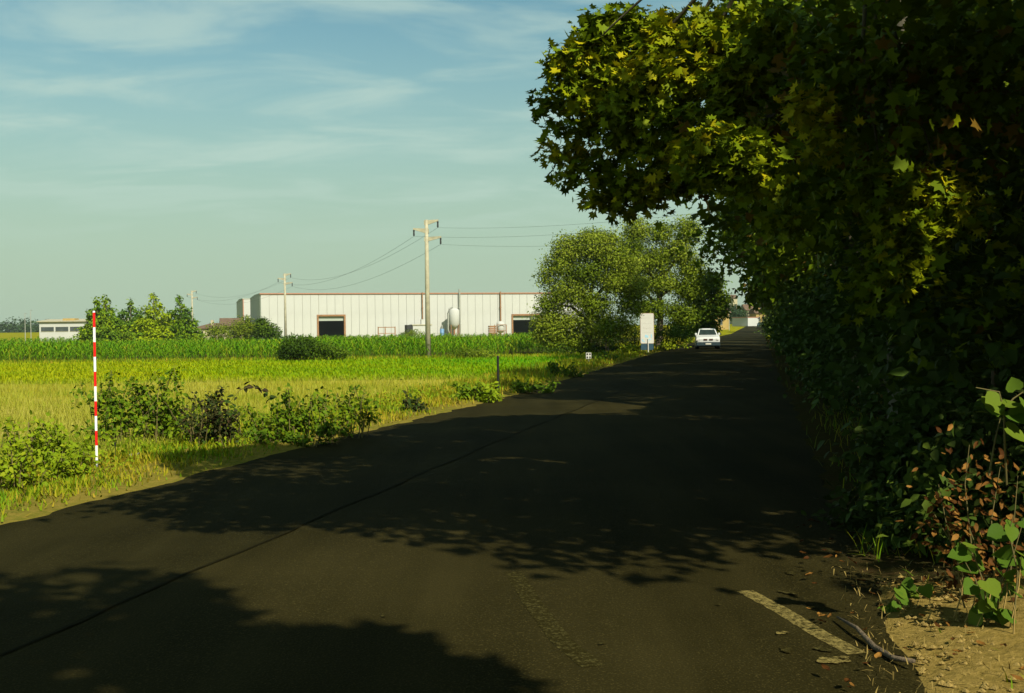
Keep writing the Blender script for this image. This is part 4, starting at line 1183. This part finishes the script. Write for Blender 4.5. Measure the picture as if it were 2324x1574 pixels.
lab = ['second', 'third', 'fourth', 'fifth', 'sixth', 'seventh', 'eighth', 'ninth', 'tenth', 'eleventh', 'twelfth', 'thirteenth', 'fourteenth']
for k, y in enumerate([17.5, 27, 37, 46.5, 56, 68, 82, 98, 116, 136, 160, 190, 225]):
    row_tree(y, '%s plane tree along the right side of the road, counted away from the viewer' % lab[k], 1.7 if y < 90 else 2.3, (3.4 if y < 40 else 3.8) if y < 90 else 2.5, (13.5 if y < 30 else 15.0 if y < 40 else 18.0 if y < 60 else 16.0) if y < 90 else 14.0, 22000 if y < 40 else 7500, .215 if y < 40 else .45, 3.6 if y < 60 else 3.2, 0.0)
# ---- trees of the wood behind the row, two unseen ones added for shade, and the one behind the viewer that shades the near asphalt
for x, y, l, h, rad in ((10.6, 6.2, 'wood tree at the right of the nearest plane tree, deep in shade', 13.5, 3.8), (12.5, 15, 'wood tree behind the second plane tree', 13, 4), (15, 25, 'wood tree behind the third plane tree', 13, 4.2), (18, 36, 'wood tree behind the fourth plane tree', 13, 4.2), (21, 47, 'wood tree behind the fifth plane tree', 13, 4.6), (24, 58, 'wood tree behind the sixth plane tree', 13, 4.6), (27.5, 71, 'wood tree behind the seventh plane tree', 13, 5), (9.6, 1.5, 'unseen wood tree beyond the dirt verge, added to shade the nearest plane tree', 15, 4), (13.5, -3, 'unseen wood tree behind the viewer, added to shade the nearest plane tree', 15, 4.5)):
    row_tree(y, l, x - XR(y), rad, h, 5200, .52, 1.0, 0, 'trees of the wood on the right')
row_tree(-4.5, 'plane tree behind the viewer whose shadow falls on the near asphalt', 1.9, 4.8, 12.5, 19000, .31, 4.0, -.3, None)

# ---- hedge of brambles and saplings filling the space under the row
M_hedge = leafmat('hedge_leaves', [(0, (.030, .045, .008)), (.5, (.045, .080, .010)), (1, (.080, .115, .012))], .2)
k = 0
for y, w, hgt, l in ((11.5, 2.4, 2.6, 'nearest part'), (15.5, 2.6, 3.2, 'second part'), (20.5, 2.8, 3.4, 'third part'), (26.5, 3.4, 3.6, 'fourth part'), (34, 4.4, 3.8, 'fifth part'), (44, 6, 3.8, 'sixth part'), (57, 7.5, 3.8, 'seventh part'), (74, 10, 3.8, 'eighth part'), (98, 14, 3.8, 'ninth part'), (130, 20, 3.6, 'tenth part'), (180, 32, 3.4, 'farthest part')):
    cl = []
    for j in range(14):
        f = j / 13
        yy_ = y + (f - .5) * 2 * w
        xo = random.uniform(.35, 2.2)
        cl.append(((XR(yy_) + xo + .5, yy_, gz(yy_) + hgt * random.uniform(.15, .75)), (.85, max(.9, w * .3), hgt * .33)))
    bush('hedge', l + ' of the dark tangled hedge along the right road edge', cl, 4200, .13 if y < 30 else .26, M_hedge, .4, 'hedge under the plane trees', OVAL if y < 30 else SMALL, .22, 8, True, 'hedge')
# dense dark thicket further in, closing the view under the trees
for x, y, l in ((6.4, 9.5, 'shaded thicket right of the nearest plane trunk'), (8.0, 13, 'shaded thicket behind the nearest hedge'), (9.5, 19, 'shaded thicket behind the third hedge part'), (12.5, 28, 'shaded thicket behind the fourth hedge part'), (16.5, 42, 'shaded thicket behind the sixth hedge part')):
    cl = [((x + random.uniform(-1.4, 1.6), y + random.uniform(-2.6, 2.6), random.uniform(.5, 4.6)), (1.3, 1.5, 1.0)) for j in range(12)]
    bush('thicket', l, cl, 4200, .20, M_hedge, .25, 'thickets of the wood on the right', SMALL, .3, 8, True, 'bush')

# ---- plants of the near right verge: big-leaved vine, dead brown leaves, dry stalks
M_vine = leafmat('vine_leaves', [(0, (.05, .10, .010)), (.5, (.075, .14, .012)), (1, (.12, .17, .015))], .3)
M_dead = leafmat('dead_leaves', [(0, (.05, .018, .005)), (.5, (.12, .05, .010)), (1, (.30, .15, .03))], .25)
M_stalk = plain('dry_stalk', (.30, .21, .06), .9, var=.3, scale=8)
M_cane = plain('cane', (.12, .10, .03), .8, var=.3)
HM = {}
def leafplant(name, label, canes, leaf_at, size, mat, tmpl, cane_mat=M_cane, cat='plant', rr_=.006, group=None, droop=-.2):
    """canes: lists of points; leaf_at: points, each leaf its own part"""
    b = Vector(canes[0][0])
    t = empty(name, b, label, cat, group)
    for c in canes:
        MB().tube(c, [rr_ * (1 - .6 * i / (len(c) - 1)) for i in range(len(c))], 5).build('cane', cane_mat, t)
    n = len(leaf_at)
    nr = rng.normal(size=(n, 3)) * .45 + np.array([.15, -.55, .75])
    Rm = frames(nr)
    inv = wm(t).inverted()
    for i, p in enumerate(leaf_at):
        q = random.randrange(4); key = (mat.name, q)
        if key not in HM:
            me = tri_mesh('leaf', tmpl[0], np.array(tmpl[1]), np.full(len(tmpl[0]), .12 + .27 * q)); me.materials.append(mat); HM[key] = me
        l = bpy.data.objects.new('leaf', HM[key]); col.objects.link(l); l.parent = t; l.matrix_parent_inverse = inv
        s = size * random.uniform(.7, 1.25)
        l.matrix_basis = Matrix([list(Rm[i][r] * s) + [p[r]] for r in range(3)] + [[0, 0, 0, 1]])
    return t
def along(c, m, j=.04):
    out = []
    for i in range(m):
        f = (i + .6) / m * (len(c) - 1); k = min(int(f), len(c) - 2)
        p = Vector(c[k]).lerp(Vector(c[k + 1]), f - k)
        out.append(p + Vector((random.uniform(-j, j), random.uniform(-j, j), random.uniform(-j, j))))
    return out
def cane(*q):
    return [P(*x) for x in q]
bank = [PC(2150, 1150, 7.9, 90, 130), PC(2060, 1200, 8.3, 70, 110), PC(2260, 1020, 7.7, 90, 130), PC(2010, 1080, 9.0, 70, 110), PC(2250, 1200, 7.6, 90, 90), PC(1960, 1200, 9.2, 60, 80), PC(2330, 1130, 7.4, 80, 150), PC(2120, 1000, 8.6, 110, 110)]
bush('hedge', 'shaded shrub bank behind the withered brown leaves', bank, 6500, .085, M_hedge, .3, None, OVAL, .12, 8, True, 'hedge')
# vine sprig on the ground near the asphalt
c1 = [cane((2030, 1392, 6.6), (2024, 1360, 6.6), (2035, 1338, 6.6), (2055, 1330, 6.6)), cane((2030, 1392, 6.6), (2060, 1350, 6.6), (2090, 1335, 6.6), (2110, 1332, 6.5)), cane((2030, 1392, 6.6), (2026, 1370, 6.5), (2034, 1365, 6.5))]
leafplant('vine_sprig', 'fresh green broad-leaved sprig at the foot of the shaded hedge', c1, sum([along(c, 5) for c in c1], []), .085, M_vine, HEART)
# vine with big leaves at right border
c2 = [cane((2240, 1420, 6.0), (2235, 1330, 6.0), (2210, 1260, 6.0), (2180, 1230, 6.0)), cane((2260, 1420, 6.0), (2270, 1330, 6.0), (2300, 1260, 6.0), (2320, 1190, 6.0)), cane((2240, 1420, 6.0), (2280, 1330, 6.0), (2330, 1290, 6.0)), cane((2300, 1420, 5.9), (2310, 1300, 5.9), (2290, 1210, 5.9), (2300, 1170, 5.9)), cane((2240, 1400, 6.0), (2215, 1320, 6.0), (2190, 1275, 6.0))]
leafplant('vine', 'large leaved green vine climbing at the right border above the dirt verge', c2, sum([along(c, 7, .06) for c in c2], []), .105, M_vine, HEART)
# hanging cane with big leaves
c3 = [cane((2285, 1100, 5.6), (2280, 1000, 5.5), (2278, 930, 5.5), (2268, 890, 5.5), (2215, 880, 5.5)), cane((2278, 930, 5.5), (2300, 905, 5.5), (2322, 890, 5.5)), cane((2245, 1080, 5.6), (2258, 1000, 5.6), (2270, 950, 5.6))]
leafplant('vine', 'bare upright vine stem with a few broad leaves near the right border', c3, along(c3[0], 8, .05)[3:] + along(c3[1], 4, .04), .12, M_vine, HEART)
# dead brown leaves
c4_ = [cane((2220, 1350, 6.6), (2200, 1200, 6.6), (2190, 1100, 6.6), (2200, 1010, 6.6)), cane((2260, 1350, 6.6), (2250, 1180, 6.6), (2270, 1060, 6.6)), cane((2200, 1350, 6.7), (2150, 1200, 6.7), (2130, 1100, 6.7)), cane((2180, 1350, 6.7), (2170, 1250, 6.7), (2110, 1150, 6.8)), cane((2290, 1350, 6.5), (2300, 1200, 6.5), (2310, 1080, 6.5))]
leafplant('withered_shrub', 'withered shrub full of dead brown leaves at the right border', c4_, sum([along(c, 62, .15) for c in c4_], []), .058, M_dead, CURL)
c5 = [cane((2190, 1380, 6.3), (2170, 1310, 6.3), (2160, 1280, 6.3)), cane((2230, 1300, 6.2), (2215, 1240, 6.2), (2200, 1200, 6.2))]
leafplant('withered_sprig', 'low sprig of curled brown leaves before the withered shrub', c5, sum([along(c, 12, .07) for c in c5], []), .06, M_dead, CURL)
# dry stalks
for i, (u, v, tu, tv, D) in enumerate([(2100, 1420, 2110, 1360, 6.2), (2215, 1430, 2260, 1290, 6.0), (2190, 1410, 2215, 1330, 6.1), (2290, 1400, 2318, 1260, 5.9), (2270, 1395, 2285, 1290, 6.0), (2240, 1440, 2225, 1350, 6.0), (2165, 1400, 2185, 1300, 6.2), (2300, 1430, 2290, 1340, 5.8)]):
    a, b = P(u, v, D), P(tu, tv, D)
    s_ = MB().tube([(a.x, a.y, min(a.z, .05)), a.lerp(b, .5) + Vector((.02, 0, 0)), b], [.005, .004, .002], 5).build('dry_stalk', M_stalk)
    tag(s_, ['thin dry stalk standing alone on the sunlit dirt at right', 'dry stalk leaning right into the green vine', 'dry stalk leaning right, left of the green vine', 'dry stalk at the right border', 'dry stalk among the vine leaves', 'short dry stalk leaning left below the vine', 'dry stalk under the brown leaves', 'short dry stalk low at the right border'][i], 'stalk', 'dry stalks on the right verge')
# twig on the ground
tw = [G(1900, 1415), G(1945, 1448), G(1985, 1478), G(2030, 1508), G(2075, 1526)]
tw = [Vector((p.x, p.y, zroad(p.x, p.y) + .035 + .02 * math.sin(i * 2))) for i, p in enumerate(tw)]
tag(MB().tube(tw, [.006, .012, .016, .015, .011], 7).build('fallen_twig', M_bark, smooth=True), 'dark curved twig lying from the asphalt onto the dirt verge', 'twig')
# clods and pebbles on the dirt
M_clod = plain('clod', (.24, .17, .045), .95, var=.3, scale=20, bump=.5)
vs_, fs_ = [], []
for k in range(420):
    y = random.uniform(4.6, 7.3); x = XR(y) + abs(random.gauss(0, .5)) + .02
    s = random.uniform(.006, .022); b = len(vs_)
    z0 = min(.05, .02 + .05 * (x - XR(y)))
    for q in ((1, 0, 0), (0, 1, 0), (-1, 0, 0), (0, -1, 0), (0, 0, .8), (0, 0, -.6)):
        vs_.append((x + q[0] * s * random.uniform(.7, 1.4), y + q[1] * s * random.uniform(.7, 1.4), z0 + q[2] * s))
    fs_ += [tuple(b + i for i in q) for q in ((0, 1, 4), (1, 2, 4), (2, 3, 4), (3, 0, 4), (1, 0, 5), (2, 1, 5), (3, 2, 5), (0, 3, 5))]
me = bpy.data.meshes.new('gravel'); me.from_pydata(vs_, [], fs_); me.update()
tag(link('gravel', me, M_clod), 'loose clods and pebbles on the sunlit dirt verge', 'gravel', kind='stuff')

x, y = sample(1500, 4.6, 7.6, lambda v: XR(v) - .25, lambda v: XR(v) + 2.2, 1.2)
blades('straw_litter', G3(x, y, .045), .05, .006, M_stub, 2.2, tint_mu=.5, label='short straw and stubble lying on the sunlit dirt verge', cat='straw')
n_ = 260
x, y = sample(n_, 4.6, 9.5, lambda v: XR(v) - .5, lambda v: XR(v) + 2.2, 1.2)
V, T, tt = place(CURL, G3(x, y, .055), frames(rng.normal(size=(n_, 3)) * .25 + np.array([0, 0, 1.0])), .03 + .05 * rng.random(n_), rng.random(n_))
tag(link('fallen_leaves', tri_mesh('fallen_leaves', V, T, tt), M_dead), 'small brown fallen leaves scattered over the right verge', 'leaves', kind='stuff')

# ================================================================== brambles and weeds of the left verge
M_bram = leafmat('bramble_leaves', [(0, (.035, .07, .004)), (.5, (.085, .15, .005)), (1, (.18, .22, .008))], .2)
M_weed = leafmat('weed_leaves', [(0, (.12, .16, .006)), (.5, (.15, .23, .006)), (1, (.24, .28, .010))], .25)
M_dock = leafmat('dock_leaves', [(0, (.035, .020, .008)), (.5, (.025, .035, .008)), (1, (.03, .06, .008))], .1)
def bramble(label, D, u0, u1, v0, v1, ncane, nleaf, size, mat, name='bramble', mu=.5, arch=.35, cat='bush', group='brambles on the left verge'):
    bx, by = P((u0 + u1) / 2, v1, D).x, D
    t = empty(name, (bx, by, 0), label, cat, group)
    s = D / F
    hw = (u1 - u0) / 2 * s; hh = (v1 - v0) * s
    pts = []
    for k in range(ncane):
        x0 = bx + random.uniform(-.7, .7) * hw; y0 = by + random.uniform(-.3, .3)
        a = random.uniform(0, 6.28); reach = random.uniform(.3, 1) * hw * .8
        x1, y1 = x0 + reach * math.cos(a), y0 + reach * math.sin(a) * .6
        x1 = min(max(x1, bx - hw), bx + hw)
        top = hh * random.choice((random.uniform(.3, .8), random.uniform(.6, 1.25)))
        c = [Vector((x0, y0, 0)), Vector((x0 * .7 + x1 * .3, y0 * .7 + y1 * .3, top * .75)), Vector((x0 * .35 + x1 * .65, y0 * .35 + y1 * .65, top)), Vector((x1, y1, top * (1 - arch)))]
        MB().tube(c, [.008, .007, .005, .003], 4).build('cane', M_cane, t)
        for i in range(nleaf // ncane):
            f = random.uniform(.5, 3); q = min(int(f), 2)
            p = c[q].lerp(c[q + 1], f - q)
            pts.append(p + Vector((random.gauss(0, .055), random.gauss(0, .055), random.gauss(0, .05))))
    p = np.array([list(q) for q in pts]); n = len(p)
    Rm = frames(rng.normal(size=(n, 3)) * .6 + np.array([.1, -.3, .7]))
    V, T, tt = place(OVAL, p, Rm, size * 1.15 * (.7 + .6 * rng.random(n)), np.clip(mu + rng.normal(size=n) * .25, 0, 1))
    o = link('leaves', tri_mesh('leaves', V, T, tt), mat, t); o['kind'] = 'stuff'
    return t
bramble('large bramble bush just right of the banded pole', 16.6, 175, 415, 862, 1006, 46, 1900, .066, M_bram, mu=.5)
bramble('trailing low bramble joining the large bush and the dock stalks', 16.9, 330, 470, 930, 1008, 20, 620, .06, M_bram, mu=.65)
bramble('thin trailing bramble under the arching cane', 16.9, 520, 640, 940, 1006, 18, 420, .06, M_bram, mu=.6)
bramble('dark brown green clump of dock stalks right of the large bramble', 16.2, 428, 548, 898, 1008, 34, 1100, .055, M_dock, 'dock_plant', .45, .1, 'plant', None)
bramble('open leafy bramble between the arching cane and the grass', 16.8, 622, 720, 892, 1004, 20, 560, .066, M_bram, mu=.5)
bramble('low bramble patch in front of the tall dry grass, right of the open one', 17.6, 690, 860, 905, 996, 26, 720, .064, M_bram, mu=.6)
bramble('dark low bramble strip in shade at the asphalt edge', 16.4, 560, 800, 965, 1010, 20, 700, .065, M_bram, mu=.35)
bramble('row of small dark dock stalks farther along the verge', 22.5, 912, 992, 886, 914, 10, 220, .08, M_dock, 'dock_plant', .6, .1, 'plant', None)
bramble('green leafy shrub left of the black post', 26.0, 1015, 1110, 873, 906, 14, 520, .09, M_bram, mu=.6)
bramble('brighter green shrub at the foot of the black post', 25.6, 1085, 1142, 878, 912, 10, 330, .09, M_weed, mu=.5)
bramble('shaded bramble running along the verge behind the black post', 29, 1150, 1260, 868, 888, 14, 420, .09, M_bram, mu=.4)
bramble('shaded bramble farther along the verge before the small plate', 38, 1230, 1330, 838, 866, 14, 420, .11, M_bram, mu=.4)
bramble('dark weeds around the small plate', 53, 1320, 1400, 806, 826, 12, 400, .13, M_bram, mu=.5)
bramble('yellow green weeds left of the white board', 64, 1405, 1450, 800, 822, 10, 380, .14, M_weed, mu=.9)
bramble('sunlit weeds between the white board and the car', 78, 1485, 1560, 782, 800, 12, 460, .16, M_weed, mu=.9)
bramble('pale bushy weeds at the left border below the grass', 13.5, 35, 195, 975, 1080, 24, 900, .055, M_weed, mu=.45, group='tall weeds at the left border')
bramble('tall green weeds at the very left border', 11.8, -60, 90, 1000, 1130, 24, 900, .05, M_weed, mu=.7, group='tall weeds at the left border')
bramble('dark green grassy tuft at the foot of the banded pole', 12.8, 110, 215, 1040, 1096, 16, 500, .045, M_weed, mu=.6, group='tall weeds at the left border')
n_ = 5200
x, y = sample(n_, 11, 30, lambda v: XL(v) - 2.9, lambda v: XL(v) - .9, 1.3)
k_ = rng.random(n_) < np.clip(.35 + .9 * fbm(x, y, 1.9), 0, 1)
x, y = x[k_], y[k_]
z_ = np.abs(rng.normal(size=len(x))) * .14 + .06
V, T, tt = place(OVAL, np.stack([x, y, z_], 1), frames(rng.normal(size=(len(x), 3)) * .6 + np.array([.1, -.3, .7])), .04 + .05 * rng.random(len(x)), rng.random(len(x)))
tag(link('verge_weeds', tri_mesh('verge_weeds', V, T, tt), M_weed), 'low leafy weeds tangled between the brambles of the left verge', 'weeds', kind='stuff')
# the arching cane with its own leaves
c6 = [P(505, 965, 16.4), P(520, 915, 16.4), P(545, 885, 16.4), P(572, 876, 16.4), P(597, 888, 16.4), P(612, 915, 16.4)]
c6[0].z = .02
lf = along(c6, 26, .05)[5:]
leafplant('bramble', 'single bramble cane arching high over the dry grass', [c6], lf, .11, M_dock, OVAL, group='brambles on the left verge')

# ================================================================== the air
hz_ = MB().box(-3700, 3700, -150, 3700, -1.5, 18.0)
m = bpy.data.materials.new('haze'); m.use_nodes = True
t = m.node_tree
t.nodes.remove(t.nodes['Principled BSDF'])
pv = N(t, 'ShaderNodeVolumePrincipled'); pv.inputs['Density'].default_value = 0.0002
pv.inputs['Color'].default_value = (.82, .92, .84, 1); pv.inputs['Anisotropy'].default_value = 0.2
L(t, pv.outputs[0], t.nodes['Material Output'].inputs['Volume'])
hzo = hz_.build('haze', m); hzo['kind'] = 'stuff'
tag(hzo, 'thin pale summer haze over the fields', 'haze')
